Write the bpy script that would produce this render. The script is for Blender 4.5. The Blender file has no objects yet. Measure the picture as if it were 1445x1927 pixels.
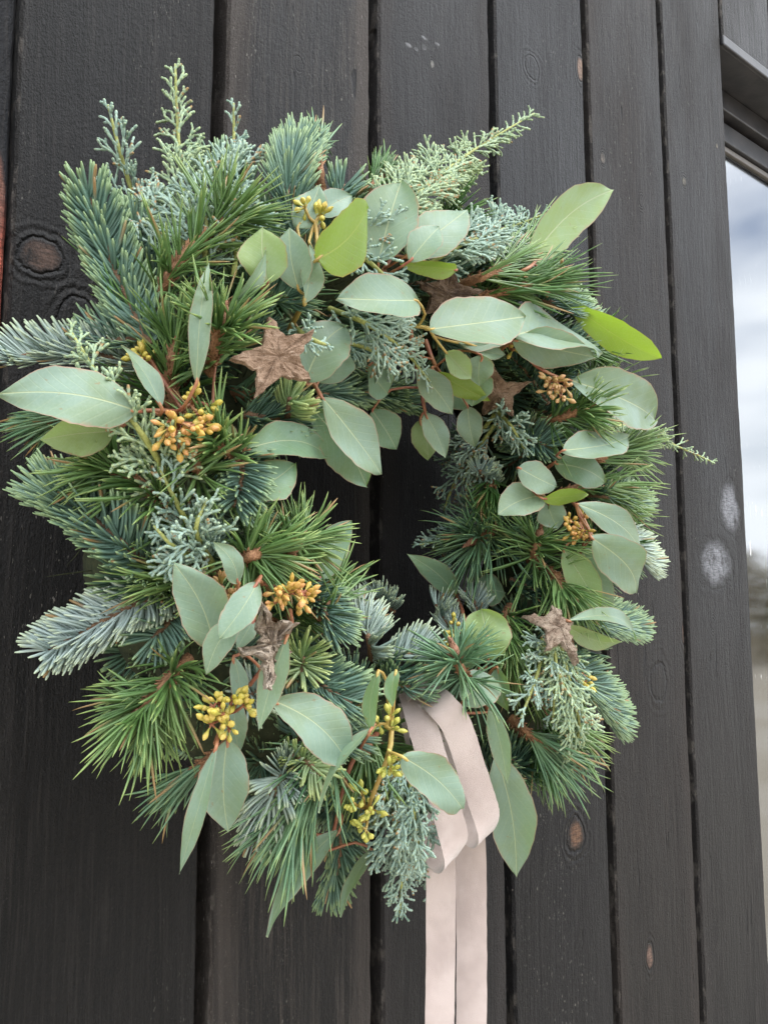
import bpy, math, random
import numpy as np
from mathutils import Vector, noise as mnoise

random.seed(7)
rng = np.random.default_rng(7)
scene = bpy.context.scene
col = scene.collection
rad = math.radians

# ------------------------------------------------------------------ camera
CAM = np.array([0.0, -0.53, 1.5])
YAW, PITCH, ROLL, FPX = rad(40.18), rad(6.86), rad(-0.265), 1699.0
IW, IH = 1445.0, 1927.0
FWD = np.array([math.sin(YAW) * math.cos(PITCH), math.cos(YAW) * math.cos(PITCH), math.sin(PITCH)])
_r = np.array([math.cos(YAW), -math.sin(YAW), 0.0]); _u = np.cross(_r, FWD)
RIGHT = _r * math.cos(ROLL) + _u * math.sin(ROLL)
UPV = -_r * math.sin(ROLL) + _u * math.cos(ROLL)
cd = bpy.data.cameras.new('camera'); cam = bpy.data.objects.new('camera', cd); col.objects.link(cam)
cd.sensor_fit = 'VERTICAL'; cd.sensor_height = 36.0; cd.sensor_width = 27.0
cd.lens = 36.0 * FPX / IH; cd.clip_start = 0.02; cd.clip_end = 500
from mathutils import Matrix
m = Matrix.Identity(4)
for i in range(3):
    m[i][0] = RIGHT[i]; m[i][1] = UPV[i]; m[i][2] = -FWD[i]; m[i][3] = CAM[i]
cam.matrix_world = m
scene.camera = cam

# ------------------------------------------------------------------ sky, sun, exposure
SUN_EL, SUN_AZ = 58.0, 155.0          # azimuth measured clockwise from +Y (the wall) : behind the photographer, to the right
world = bpy.data.worlds.new('World'); scene.world = world; world.use_nodes = True
nt = world.node_tree; nt.nodes.clear()
wo = nt.nodes.new('ShaderNodeOutputWorld'); bg = nt.nodes.new('ShaderNodeBackground')
sky = nt.nodes.new('ShaderNodeTexSky'); sky.sky_type = 'NISHITA'; sky.sun_disc = False
sky.sun_elevation = rad(SUN_EL); sky.sun_rotation = rad(SUN_AZ); sky.dust_density = 2.0; sky.air_density = 1.0
tc = nt.nodes.new('ShaderNodeTexCoord'); mp = nt.nodes.new('ShaderNodeMapping'); mp.inputs['Scale'].default_value = (2.2, 2.2, 5.0)
cn = nt.nodes.new('ShaderNodeTexNoise'); cn.inputs['Scale'].default_value = 1.3; cn.inputs['Detail'].default_value = 6; cn.inputs['Roughness'].default_value = .55
cr = nt.nodes.new('ShaderNodeValToRGB'); cr.color_ramp.elements[0].position = .27; cr.color_ramp.elements[1].position = .52
cm = nt.nodes.new('ShaderNodeMix'); cm.data_type = 'RGBA'; cm.inputs[7].default_value = (12.2, 12.7, 13.4, 1)
L = nt.links.new
L(tc.outputs['Generated'], mp.inputs['Vector']); L(mp.outputs[0], cn.inputs['Vector']); L(cn.outputs['Fac'], cr.inputs[0])
L(cr.outputs[0], cm.inputs[0]); L(sky.outputs[0], cm.inputs[6]); L(cm.outputs[2], bg.inputs[0]); L(bg.outputs[0], wo.inputs[0])
bg.inputs[1].default_value = 0.13
sd = bpy.data.lights.new('sun', 'SUN'); sun = bpy.data.objects.new('sun', sd); col.objects.link(sun)
sd.energy = 1.1; sd.angle = rad(35); sd.color = (1.0, .97, .92)
sdir = Vector((math.sin(rad(SUN_AZ)) * math.cos(rad(SUN_EL)), math.cos(rad(SUN_AZ)) * math.cos(rad(SUN_EL)), math.sin(rad(SUN_EL))))
sun.rotation_euler = sdir.to_track_quat('Z', 'Y').to_euler()
sun.location = sdir * 5
vs = scene.view_settings
vs.view_transform = 'Standard'; vs.look = 'None'; vs.gamma = 1.0; vs.use_curve_mapping = False; vs.exposure = 1.14

# ------------------------------------------------------------------ placing helpers
def ray(px, py):
    d = FPX * FWD + (px - IW / 2) * RIGHT - (py - IH / 2) * UPV
    return d / d[1]
def P(px, py, depth=0.0):                 # point of the place seen at (px, py), that far out from the boards
    return CAM + ray(px, py) * (0.53 - depth)
WC = np.array([0.405, 0.0, 1.5 + 0.080]); WR, Wr, WD = 0.165, 0.080, 0.055
def S(px, py, off=0.0):                   # point on the wreath's rounded front (ring of radius WR, thickness Wr)
    d = 0.09
    for _ in range(12):
        q = P(px, py, d)
        rho = math.hypot(q[0] - WC[0], q[2] - WC[2])
        h = WD + math.sqrt(max(0.0002, Wr ** 2 - (rho - WR) ** 2))
        d = .5 * d + .5 * h
    return P(px, py, d + off)
def fwd(p): return float((p - CAM) @ FWD)
def mm(px, p): return px * fwd(p) / FPX   # length in metres of px pixels at p
def nrm(v):
    v = np.asarray(v, float); n = np.linalg.norm(v, axis=-1, keepdims=True); return v / np.maximum(n, 1e-9)

# ------------------------------------------------------------------ objects
def link(name, mesh, mat=None, parent=None):
    o = bpy.data.objects.new(name, mesh); col.objects.link(o)
    if mat is not None: mesh.materials.append(mat)
    if parent is not None: o.parent = parent
    return o
def empty(name, loc=(0, 0, 0)):
    o = bpy.data.objects.new(name, None); col.objects.link(o); o.location = loc; o.empty_display_size = .05; return o
def tag(o, label=None, cat=None, group=None, kind=None):
    if label: o['label'] = label
    if cat: o['category'] = cat
    if group: o['group'] = group
    if kind: o['kind'] = kind
    return o
class Acc:
    """collects geometry; att = (along, random, across) for the materials"""
    def __init__(s): s.v = []; s.a = []; s.f4 = []; s.f3 = []; s.n = 0
    def add(s, v, a, f4=None, f3=None):
        v = np.asarray(v, float).reshape(-1, 3); s.v.append(v); s.a.append(np.asarray(a, float).reshape(-1, 3))
        if f4 is not None and len(f4): s.f4.append(np.asarray(f4, int) + s.n)
        if f3 is not None and len(f3): s.f3.append(np.asarray(f3, int) + s.n)
        s.n += len(v)
    def mesh(s, name, smooth=True, origin=None):
        me = bpy.data.meshes.new(name)
        v = np.concatenate(s.v); a = np.concatenate(s.a)
        if origin is not None: v = v - np.asarray(origin)
        f4 = np.concatenate(s.f4) if s.f4 else np.zeros((0, 4), int)
        f3 = np.concatenate(s.f3) if s.f3 else np.zeros((0, 3), int)
        me.vertices.add(len(v)); me.vertices.foreach_set('co', v.ravel())
        nl = f4.size + f3.size
        me.loops.add(nl); me.loops.foreach_set('vertex_index', np.concatenate([f4.ravel(), f3.ravel()]).astype(np.int32))
        me.polygons.add(len(f4) + len(f3))
        st = np.concatenate([np.arange(len(f4)) * 4, f4.size + np.arange(len(f3)) * 3]).astype(np.int32)
        me.polygons.foreach_set('loop_start', st)
        me.polygons.foreach_set('use_smooth', np.full(len(f4) + len(f3), smooth))
        at = me.attributes.new('att', 'FLOAT_VECTOR', 'POINT'); at.data.foreach_set('vector', a.ravel())
        me.update(calc_edges=True); me.validate()
        return me

TS = np.array([0, .12, .35, .65, .88, 1.0])
def blades(acc, B, D, Nn, Ln, W, T, bend, prof, ts=TS, a1=None):
    """many curved tapering needles: base B, direction D, flat side normal Nn, bend vector"""
    B = np.asarray(B, float); n = len(B)
    if n == 0: return
    D = nrm(D); Nn = np.asarray(Nn, float); Nn = nrm(Nn - (Nn * D).sum(1, keepdims=True) * D)
    Sd = np.cross(D, Nn)
    k = len(ts); t = np.asarray(ts)[None, :, None]
    Ln = np.broadcast_to(Ln, (n,))[:, None, None]; W = np.broadcast_to(W, (n,))[:, None, None]; T = np.broadcast_to(T, (n,))[:, None, None]
    c = B[:, None] + D[:, None] * Ln * t + np.asarray(bend)[:, None] * Ln * t * t
    p = np.asarray(prof)[None, :, None]
    V = np.stack([c + Sd[:, None] * W * p, c + Nn[:, None] * T * p, c - Sd[:, None] * W * p, c - Nn[:, None] * T * p], 2)  # n,k,4,3
    rnd = (rng.random(n) if a1 is None else a1)
    A = np.zeros((n, k, 4, 3)); A[..., 0] = np.asarray(ts)[None, :, None]; A[..., 1] = rnd[:, None, None]; A[:, :, 1, 2] = 1
    f = []
    for i in range(k - 1):
        for j in range(4):
            j2 = (j + 1) % 4; f.append((i * 4 + j, i * 4 + j2, (i + 1) * 4 + j2, (i + 1) * 4 + j))
    f.append(((k - 1) * 4, (k - 1) * 4 + 1, (k - 1) * 4 + 2, (k - 1) * 4 + 3))
    f = np.array(f)
    F = (f[None] + (np.arange(n) * k * 4)[:, None, None]).reshape(-1, 4)
    acc.add(V.reshape(-1, 3), A.reshape(-1, 3), F)
def frame(d, up=(0, 0, 1)):
    d = nrm(d); u = np.asarray(up, float); u = u - (u @ d) * d
    if np.linalg.norm(u) < 1e-4: u = np.array([1., 0, 0]) - d[0] * d
    u = nrm(u); return d, u, np.cross(d, u)
def tube(acc, pts, radii, sides=7, rnd=0.5, bump=0.0, cap=True):
    pts = np.asarray(pts, float); k = len(pts); radii = np.broadcast_to(radii, (k,))
    tg = nrm(np.gradient(pts, axis=0)); V = []; A = []
    u = frame(tg[0])[1]
    for i in range(k):
        u = nrm(u - (u @ tg[i]) * tg[i]); w = np.cross(tg[i], u)
        for j in range(sides):
            a = 2 * math.pi * j / sides; r = radii[i] * (1 + bump * (random.random() - .5))
            V.append(pts[i] + (u * math.cos(a) + w * math.sin(a)) * r); A.append((i / (k - 1), rnd, j / sides))
    f = [(i * sides + j, i * sides + (j + 1) % sides, (i + 1) * sides + (j + 1) % sides, (i + 1) * sides + j) for i in range(k - 1) for j in range(sides)]
    n0 = len(V); f3 = []
    if cap:
        V.append(pts[-1] + tg[-1] * radii[-1] * .5); A.append((1, rnd, 0))
        f3 = [((k - 1) * sides + j, (k - 1) * sides + (j + 1) % sides, n0) for j in range(sides)]
    acc.add(V, A, f, f3)
def curve(pts, n=12):
    """smooth (Catmull-Rom) polyline through pts"""
    pts = [np.asarray(p, float) for p in pts]
    if len(pts) == 2: return np.array([pts[0] + (pts[1] - pts[0]) * t for t in np.linspace(0, 1, n)])
    p = [2 * pts[0] - pts[1]] + pts + [2 * pts[-1] - pts[-2]]; out = []
    seg = len(pts) - 1; per = max(2, n // seg)
    for i in range(seg):
        a, b, c, d = p[i:i + 4]
        for t in np.linspace(0, 1, per, endpoint=False):
            out.append(.5 * (2 * b + (c - a) * t + (2 * a - 5 * b + 4 * c - d) * t * t + (3 * b - a - 3 * c + d) * t ** 3))
    out.append(pts[-1]); return np.array(out)
def sample(pts, s):
    """positions and tangents at fractions s of a polyline"""
    pts = np.asarray(pts); seg = np.linalg.norm(np.diff(pts, axis=0), axis=1); cs = np.r_[0, np.cumsum(seg)]; Lt = cs[-1]
    x = np.asarray(s) * Lt; pos = np.stack([np.interp(x, cs, pts[:, i]) for i in range(3)], 1)
    e = 1e-3 * Lt; tg = np.stack([np.interp(x + e, cs, pts[:, i]) - np.interp(x - e, cs, pts[:, i]) for i in range(3)], 1)
    return pos, nrm(tg), Lt

# ------------------------------------------------------------------ materials
class NT:
    def __init__(s, name):
        s.m = bpy.data.materials.new(name); s.m.use_nodes = True; s.t = s.m.node_tree; s.t.nodes.clear()
        s.out = s.t.nodes.new('ShaderNodeOutputMaterial')
    def n(s, typ, **kw):
        x = s.t.nodes.new(typ)
        for k, v in kw.items():
            if k.startswith('i_'): x.inputs[k[2:].replace('_', ' ')].default_value = v
            else: setattr(x, k, v)
        return x
    def l(s, a, b): s.t.links.new(a, b)
    def val(s, x, sock):
        if hasattr(x, 'is_output'): s.l(x, sock)
        else: sock.default_value = x
    def math(s, op, a, b=0.0, c=0.0, clamp=False):
        x = s.n('ShaderNodeMath', operation=op); x.use_clamp = clamp
        s.val(a, x.inputs[0]); s.val(b, x.inputs[1]); s.val(c, x.inputs[2]); return x.outputs[0]
    def mix(s, f, a, b, blend='MIX'):
        x = s.n('ShaderNodeMix', data_type='RGBA', blend_type=blend); s.val(f, x.inputs[0])
        for v, i in ((a, 6), (b, 7)):
            if hasattr(v, 'is_output'): s.l(v, x.inputs[i])
            else: x.inputs[i].default_value = (*v, 1) if len(v) == 3 else v
        return x.outputs[2]
    def ramp(s, f, stops):
        x = s.n('ShaderNodeValToRGB'); e = x.color_ramp.elements
        while len(e) < len(stops): e.new(.5)
        for q, (p, c) in zip(e, stops): q.position = p; q.color = (*c, 1) if len(c) == 3 else (c[0], c[0], c[0], 1)
        s.l(f, x.inputs[0]); return x.outputs[0]
    def rng(s, f, a, b, c=0.0, d=1.0):
        x = s.n('ShaderNodeMapRange'); x.interpolation_type = 'SMOOTHSTEP'
        s.val(f, x.inputs[0]); x.inputs[1].default_value = a; x.inputs[2].default_value = b; x.inputs[3].default_value = c; x.inputs[4].default_value = d
        return x.outputs[0]
    def pos(s): return s.n('ShaderNodeNewGeometry').outputs['Position']
    def map(s, v, scale, loc=(0, 0, 0)):
        x = s.n('ShaderNodeMapping'); x.inputs['Scale'].default_value = scale; x.inputs['Location'].default_value = loc; s.l(v, x.inputs[0]); return x.outputs[0]
    def noise(s, v, scale, detail=4, rough=.55, dist=0.0):
        x = s.n('ShaderNodeTexNoise'); s.l(v, x.inputs['Vector']); x.inputs['Scale'].default_value = scale
        x.inputs['Detail'].default_value = detail; x.inputs['Roughness'].default_value = rough; x.inputs['Distortion'].default_value = dist
        return x.outputs['Fac']
    def bump(s, h, strength=.5, dist=.001):
        x = s.n('ShaderNodeBump'); x.inputs['Strength'].default_value = strength; x.inputs['Distance'].default_value = dist; s.l(h, x.inputs['Height']); return x.outputs[0]
    def pbsdf(s, color, rough=.5, normal=None, spec=.5, **kw):
        x = s.n('ShaderNodeBsdfPrincipled'); s.val(color if hasattr(color, 'is_output') else (*color, 1), x.inputs['Base Color'])
        s.val(rough, x.inputs['Roughness']); x.inputs['Specular IOR Level'].default_value = spec
        if normal is not None: s.l(normal, x.inputs['Normal'])
        for k, v in kw.items(): x.inputs[k.replace('_', ' ')].default_value = v
        return x.outputs[0]
    def done(s, sh): s.l(sh, s.out.inputs[0]); return s.m
    def att(s):
        a = s.n('ShaderNodeAttribute', attribute_name='att'); x = s.n('ShaderNodeSeparateXYZ'); s.l(a.outputs['Vector'], x.inputs[0])
        return x.outputs[0], x.outputs[1], x.outputs[2]
    def thin(s, surf, tcol, f):
        tr = s.n('ShaderNodeBsdfTranslucent'); s.val(tcol if hasattr(tcol, 'is_output') else (*tcol, 1), tr.inputs[0])
        x = s.n('ShaderNodeMixShader'); x.inputs[0].default_value = f; s.l(surf, x.inputs[1]); s.l(tr.outputs[0], x.inputs[2]); return x.outputs[0]

def needle_mat(name, dark, light, tip, face, tr=(.12, .22, .03), rough=.42, tip0=.72, spec=.5):
    k = NT(name); t, r, side = k.att()
    c = k.mix(r, tuple(v * .78 for v in dark), light)
    c = k.mix(k.math('MULTIPLY', side, .48), c, face)         # pale wax line along the flat of the needle
    nz = k.noise(k.pos(), 38, 2)
    c = k.mix(k.rng(nz, .45, .70, 0, .18), c, tip)
    c = k.mix(k.math('MULTIPLY', k.rng(t, tip0, 1.0), .6), c, tip)
    c = k.mix(k.math('MULTIPLY', k.rng(r, .972, .985), k.rng(t, .35, .8)), c, (.34, .22, .10))
    return k.done(k.thin(k.pbsdf(c, rough, spec=spec), tr, .16))
M = {}
M['fir_blue'] = needle_mat('fir_needle_blue', (.062, .145, .098), (.140, .260, .195), (.32, .43, .16), (.30, .45, .39))
M['fir_dark'] = needle_mat('fir_needle_dark', (.035, .100, .060), (.085, .175, .115), (.24, .33, .11), (.17, .28, .22))
M['fir_silver'] = needle_mat('fir_needle_silver', (.27, .39, .345), (.41, .53, .48), (.47, .54, .28), (.60, .70, .66))
M['fir_young'] = needle_mat('fir_needle_young', (.20, .33, .12), (.31, .44, .20), (.48, .54, .19), (.44, .54, .38), tip0=.4)
M['fir_white'] = needle_mat('fir_needle_underside', (.36, .50, .46), (.50, .63, .60), (.52, .60, .34), (.66, .76, .74))
M['pine'] = needle_mat('pine_needle', (.075, .165, .042), (.155, .280, .085), (.38, .47, .15), (.19, .31, .14), tr=(.20, .34, .05), tip0=.72, rough=.33)
M['pine_blue'] = needle_mat('pine_needle_bluish', (.080, .180, .085), (.145, .285, .150), (.36, .46, .15), (.23, .37, .25), tr=(.18, .32, .07), tip0=.80, rough=.35)
M['pine_dark'] = needle_mat('pine_needle_dark', (.045, .125, .028), (.090, .200, .050), (.28, .38, .09), (.11, .22, .08), tip0=.85, rough=.38)
M['juniper'] = needle_mat('juniper_scale_blue', (.20, .32, .26), (.36, .49, .42), (.45, .55, .34), (.40, .53, .46), rough=.6, tip0=.6, spec=.3)
M['juniper_dark'] = needle_mat('juniper_scale_dark', (.10, .18, .13), (.19, .28, .22), (.28, .36, .21), (.24, .34, .28), rough=.6, tip0=.6, spec=.3)
M['juniper_fresh'] = needle_mat('juniper_scale_fresh', (.23, .34, .21), (.37, .49, .33), (.50, .58, .26), (.42, .53, .38), rough=.6, tip0=.4, spec=.3)

def bark_mat(name, a, b, scale=900, rough=.75):
    k = NT(name); p = k.pos(); n1 = k.noise(p, scale, 5, .65); n2 = k.noise(p, scale * .15, 3)
    c = k.mix(k.rng(n1, .3, .7), a, b); c = k.mix(k.rng(n2, .4, .7, 0, .5), c, tuple(x * .5 for x in a))
    return k.done(k.pbsdf(c, rough, k.bump(n1, .8, .0008)))
M['twig'] = bark_mat('pine_twig_bark', (.16, .070, .030), (.42, .22, .11))
M['fir_twig'] = bark_mat('fir_twig_bark', (.10, .055, .030), (.26, .15, .08))
M['bud'] = bark_mat('pine_bud_scales', (.22, .085, .045), (.50, .27, .17), 1400, .6)
M['jun_stem'] = bark_mat('juniper_stem', (.20, .22, .05), (.38, .40, .12), 500, .6)
M['euc_stem'] = bark_mat('eucalyptus_stem_red', (.26, .075, .045), (.40, .20, .09), 120, .5)
M['euc_stem_y'] = bark_mat('eucalyptus_stem_yellow', (.36, .22, .05), (.45, .35, .10), 120, .5)
M['moss'] = bark_mat('moss_and_straw', (.014, .024, .008), (.045, .050, .018), 260, .9)

def leaf_mat(name, a, b, tr, trf=.24, rim=(.36, .20, .15), rib=(.42, .47, .27)):
    k = NT(name); t, s, v = k.att()           # along, distance from midrib / half width, edge coordinate
    oi = k.n('ShaderNodeObjectInfo').outputs['Random']
    p = k.pos()
    c = k.mix(oi, a, b)
    bl = k.noise(p, 45, 3, .6)
    c = k.mix(k.rng(bl, .36, .66, 0, .75), c, tuple(x * y for x, y in zip(a, (1.12, 1.02, .80))))
    fine = k.noise(p, 900, 3, .6)
    c = k.mix(k.rng(fine, .35, .75, 0, .10), c, (.45, .52, .46))
    vein = k.math('SINE', k.math('MULTIPLY', k.math('SUBTRACT', t, k.math('MULTIPLY', s, .30)), 58.0))
    vm = k.math('MULTIPLY', k.rng(vein, .84, 1.0), .11)
    c = k.mix(vm, c, rib)
    ribm = k.rng(k.math('ADD', s, k.math('MULTIPLY', t, .012)), .014, .040, 1, 0)
    c = k.mix(k.math('MULTIPLY', ribm, .70), c, rib)
    rm = k.rng(v, .945, .985)
    c = k.mix(k.math('MULTIPLY', rm, .75), c, rim)
    spot = k.noise(p, 330, 2, .5)
    c = k.mix(k.rng(spot, .70, .73, 0, .6), c, (.22, .15, .08))
    c = k.mix(k.math('MULTIPLY', k.rng(v, .80, 1.0), k.rng(k.noise(p, 110, 3), .52, .66, 0, .6)), c, (.30, .20, .12))
    hgt = k.math('ADD', k.math('MULTIPLY', ribm, -1.0), k.math('ADD', k.math('MULTIPLY', vm, -2.0), k.math('MULTIPLY', bl, .6)))
    sh = k.pbsdf(c, k.rng(bl, .3, .7, .42, .58), k.bump(hgt, .35, .0006), spec=.42)
    return k.done(k.thin(sh, k.mix(k.math('MULTIPLY', ribm, .5), tr, tuple(x * .6 for x in tr)), trf))
M['leaf'] = leaf_mat('eucalyptus_leaf_sage', (.152, .232, .164), (.198, .288, .226), (.22, .36, .10))
M['leaf_deep'] = leaf_mat('eucalyptus_leaf_deep', (.120, .215, .125), (.170, .280, .190), (.22, .36, .05), .28)
M['leaf_fresh'] = leaf_mat('eucalyptus_leaf_fresh', (.185, .285, .050), (.230, .330, .070), (.34, .52, .03), .42, rim=(.36, .22, .06), rib=(.40, .46, .12))
M['leaf_olive'] = leaf_mat('eucalyptus_leaf_olive', (.200, .300, .120), (.255, .355, .165), (.28, .42, .05), .32)

def seed_mat(name, a, b, c3):
    k = NT(name); t, r, s = k.att(); c = k.mix(r, a, b); c = k.mix(k.math('MULTIPLY', k.rng(t, .15, .7, 1, 0), .7), c, c3)
    n = k.noise(k.pos(), 900, 3); c = k.mix(k.rng(n, .5, .75, 0, .4), c, tuple(x * .5 for x in a))
    return k.done(k.pbsdf(c, .45, k.bump(n, .4, .0004)))
M['seed_orange'] = seed_mat('seed_orange', (.46, .30, .05), (.56, .27, .10), (.40, .38, .08))
M['seed_yellow'] = seed_mat('seed_yellow', (.44, .38, .05), (.52, .38, .09), (.36, .38, .08))
M['seed_brown'] = seed_mat('seed_brown', (.34, .20, .07), (.40, .22, .10), (.38, .32, .10))
M['seed_green'] = seed_mat('seed_green', (.38, .38, .06), (.46, .42, .09), (.32, .36, .08))

# --- painted boards
def board_mat(name, x0, x1, base=(.011, .0105, .011), worn=(.06, .05, .045), wear=.5, rough=.48, knots=(), specks=.5, seed=0.0, grainy=1.0, relief=1.0, edgew=.16):
    k = NT(name); p = k.pos(); sep = k.n('ShaderNodeSeparateXYZ'); k.l(p, sep.inputs[0]); X, Z = sep.outputs[0], sep.outputs[2]
    off = (seed * 3.1, seed * 1.7, seed * 5.3)
    warp = k.noise(k.map(p, (5, 5, 3), off), 1.0, 2)
    g = k.n('ShaderNodeCombineXYZ'); k.l(k.math('ADD', X, k.math('MULTIPLY', warp, .03)), g.inputs[0]); k.l(k.math('MULTIPLY', Z, .045), g.inputs[2]); g.inputs[1].default_value = seed
    grain = k.noise(g.outputs[0], 210, 6, .65)
    grain2 = k.noise(g.outputs[0], 62, 3, .6)
    mid = k.noise(k.map(p, (14, 14, 3.5), off), 1.0, 5, .62)
    paint = k.noise(k.map(p, (1, 1, .5), off), 620, 4, .68)
    pit = k.noise(k.map(p, (1, 1, .35), off), 120, 3, .55)
    edge = k.math('MINIMUM', k.math('SUBTRACT', X, x0), k.math('SUBTRACT', x1, X))
    em = k.math('MULTIPLY', k.rng(edge, .002, .030, 1, 0), edgew)
    wm = k.math('ADD', k.math('ADD', k.math('MULTIPLY', mid, .75), k.math('MULTIPLY', grain, .30)), em)
    wmask = k.math('MULTIPLY', k.rng(wm, .80 - .42 * wear, 1.02 - .30 * wear), min(1, .35 + wear * .8))
    c = k.mix(k.rng(paint, .3, .7), tuple(v * .75 for v in base), tuple(v * 1.5 for v in base))
    c = k.mix(wmask, c, worn)
    c = k.mix(k.math('MULTIPLY', k.rng(grain2, .46, .68), .55 * grainy), c, tuple(v * .45 for v in base))
    # cracks along the grain
    cg = k.n('ShaderNodeCombineXYZ'); k.l(k.math('ADD', X, k.math('MULTIPLY', warp, .02)), cg.inputs[0]); k.l(k.math('MULTIPLY', Z, .10), cg.inputs[2]); cg.inputs[1].default_value = seed + 4
    cr = k.noise(cg.outputs[0], 95, 3, .5); crm = k.rng(cr, .705, .725)
    c = k.mix(crm, c, (.004, .004, .005))
    # chipped paint: short pale dashes along the grain
    sn = k.noise(k.map(p, (1, 1, .28), (off[0] + 7, 0, off[2])), 680, 3, .6)
    sm = k.math('MULTIPLY', k.math('MULTIPLY', k.rng(sn, .690 - .03 * specks, .715 - .03 * specks), k.rng(mid, .38, .60)), k.rng(k.noise(k.map(p, (1, 1, .6), off), 7, 2), .46, .60))
    c = k.mix(k.math('MULTIPLY', sm, .8), c, (.30, .28, .25))
    sg = k.n('ShaderNodeCombineXYZ'); k.l(k.math('ADD', X, k.math('MULTIPLY', warp, .025)), sg.inputs[0]); k.l(k.math('MULTIPLY', Z, .03), sg.inputs[2]); sg.inputs[1].default_value = seed + 9
    streak = k.noise(sg.outputs[0], 420, 5, .75)
    c = k.mix(k.math('MULTIPLY', k.rng(streak, .45, .68), k.rng(mid, .28, .56, .25, 1.0)), c, tuple(v * .75 for v in worn))
    micro = k.noise(k.map(p, (1, 1, .6), off), 1250, 3, .75)
    c = k.mix(k.math('MULTIPLY', k.rng(micro, .60, .72), k.rng(mid, .34, .60, .1, .8)), c, tuple(min(.3, v * 2.2) for v in worn))  # pale micro dots: highlights on the paint texture, put into the colour
    ew = k.math('MULTIPLY', k.rng(edge, .0008, .0026, 1, 0), k.rng(k.noise(k.map(p, (1, 1, .5), off), 90, 4, .7), .52, .62))
    c = k.mix(k.math('MULTIPLY', ew, .45), c, (.14, .125, .11))
    h = k.math('ADD', k.math('MULTIPLY', grain, .75 * grainy), k.math('ADD', k.math('MULTIPLY', paint, .75), k.math('MULTIPLY', pit, .60)))
    h = k.math('SUBTRACT', h, k.math('MULTIPLY', crm, 1.6)); h = k.math('ADD', h, k.math('MULTIPLY', sm, .3))
    rg = k.math('ADD', k.rng(mid, .3, .7, rough - .07, rough + .10), k.math('MULTIPLY', wmask, .15))
    kn = k.noise(k.map(p, (1, 1, .7), off), 48, 5, .68)
    fine = k.noise(k.map(p, (.25, 1, 1.6), off), 420, 3, .6)
    for (kx, kz, sx, sz, bare, ring) in knots:
        dx = k.math('DIVIDE', k.math('SUBTRACT', X, kx), sx); dz = k.math('DIVIDE', k.math('SUBTRACT', Z, kz), sz)
        d = k.math('SQRT', k.math('ADD', k.math('MULTIPLY', dx, dx), k.math('MULTIPLY', dz, dz)))
        d = k.math('ADD', d, k.math('MULTIPLY', k.math('SUBTRACT', kn, .5), 1.5))
        rings = k.math('MULTIPLY', k.math('SINE', k.math('MULTIPLY', d, 11.0)), k.math('MULTIPLY', k.rng(d, .8, 1.1), k.rng(d, 1.3, 2.6, 1, 0)))
        h = k.math('ADD', h, k.math('MULTIPLY', rings, .32 * ring))
        h = k.math('SUBTRACT', h, k.math('MULTIPLY', k.rng(k.math('ABSOLUTE', k.math('SUBTRACT', d, 1.08)), .0, .16, 1, 0), 1.0 * ring))
        c = k.mix(k.math('MULTIPLY', k.rng(k.math('ABSOLUTE', k.math('SUBTRACT', d, 1.08)), .05, .3, 1, 0), .6 * ring), c, (.005, .005, .006))
        if bare is not None:
            inn = k.mix(k.rng(fine, .3, .7), tuple(v * .22 for v in bare), tuple(v * .62 for v in bare))
            mk = k.math('MULTIPLY', k.rng(d, .45, 1.05, 1, 0), k.rng(kn, .30, .52))
            c = k.mix(mk, c, inn)
    h = k.math('ADD', h, k.math('ADD', k.math('MULTIPLY', streak, .5), k.math('MULTIPLY', micro, .45)))
    n = k.bump(h, 1.0, .0036 * relief)
    return k.done(k.pbsdf(c, rg, n, spec=.24))

# ------------------------------------------------------------------ the board wall
U0, PITCHB, GAP = 0.53 * 0.56243, 0.53 * 0.267376, 0.0100
wall = empty('board_wall', (0.45, 0, 0))
tag(wall, 'black painted wall of upright timber boards with dark gaps, behind the wreath', 'wall')
def board(x0, x1, z0, z1, mat, parent, y0=0.0, th=.022, name='board', wob=.0015, seed=0.0):
    a = Acc(); zs = np.linspace(z0, z1, max(3, int((z1 - z0) / .012)))
    V = []; A = []
    ch = .0022
    for z in zs:
        e0 = mnoise.noise(Vector((seed * 3.3, z * 9, 1.0))) * wob + mnoise.noise(Vector((seed, z * 55, 3.0))) * wob * .6
        e1 = mnoise.noise(Vector((seed * 7.1, z * 9, 5.0))) * wob + mnoise.noise(Vector((seed, z * 55, 8.0))) * wob * .6
        f = mnoise.noise(Vector((seed, z * 2.0, 9.0))) * .0012
        pr = [(x0 + e0, y0 + th), (x0 + e0, y0 + ch), (x0 + e0 + ch * .9, y0 + f * .3), (x0 + .33 * (x1 - x0), y0 + f - .0006), (x0 + .66 * (x1 - x0), y0 + f - .0006), (x1 + e1 - ch * .9, y0 + f * .3), (x1 + e1, y0 + ch), (x1 + e1, y0 + th)]
        for q in pr: V.append((q[0], q[1], z)); A.append((0, 0, 0))
    k = 8
    f = [(i * k + j, i * k + j + 1, (i + 1) * k + j + 1, (i + 1) * k + j) for i in range(len(zs) - 1) for j in range(k - 1)]
    f += [(i * k + 7, i * k, (i + 1) * k, (i + 1) * k + 7) for i in range(len(zs) - 1)]
    a.add(V, A, f)
    org = np.array([(x0 + x1) / 2, y0, z0])
    me = a.mesh(name, smooth=False, origin=org)
    o = link(name, me, mat, None); o.location = org
    if parent: o.parent = parent; o.matrix_parent_inverse = Matrix.Translation(parent.location).inverted()
    return o
def W(px, py): q = P(px, py); return q[0], q[2]
def kn(px, py, sx, sz, bare=None, ring=1.0):
    x, z = W(px, py); return (x, z, sx, sz, bare, ring)
BARE = (.33, .19, .13)
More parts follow.
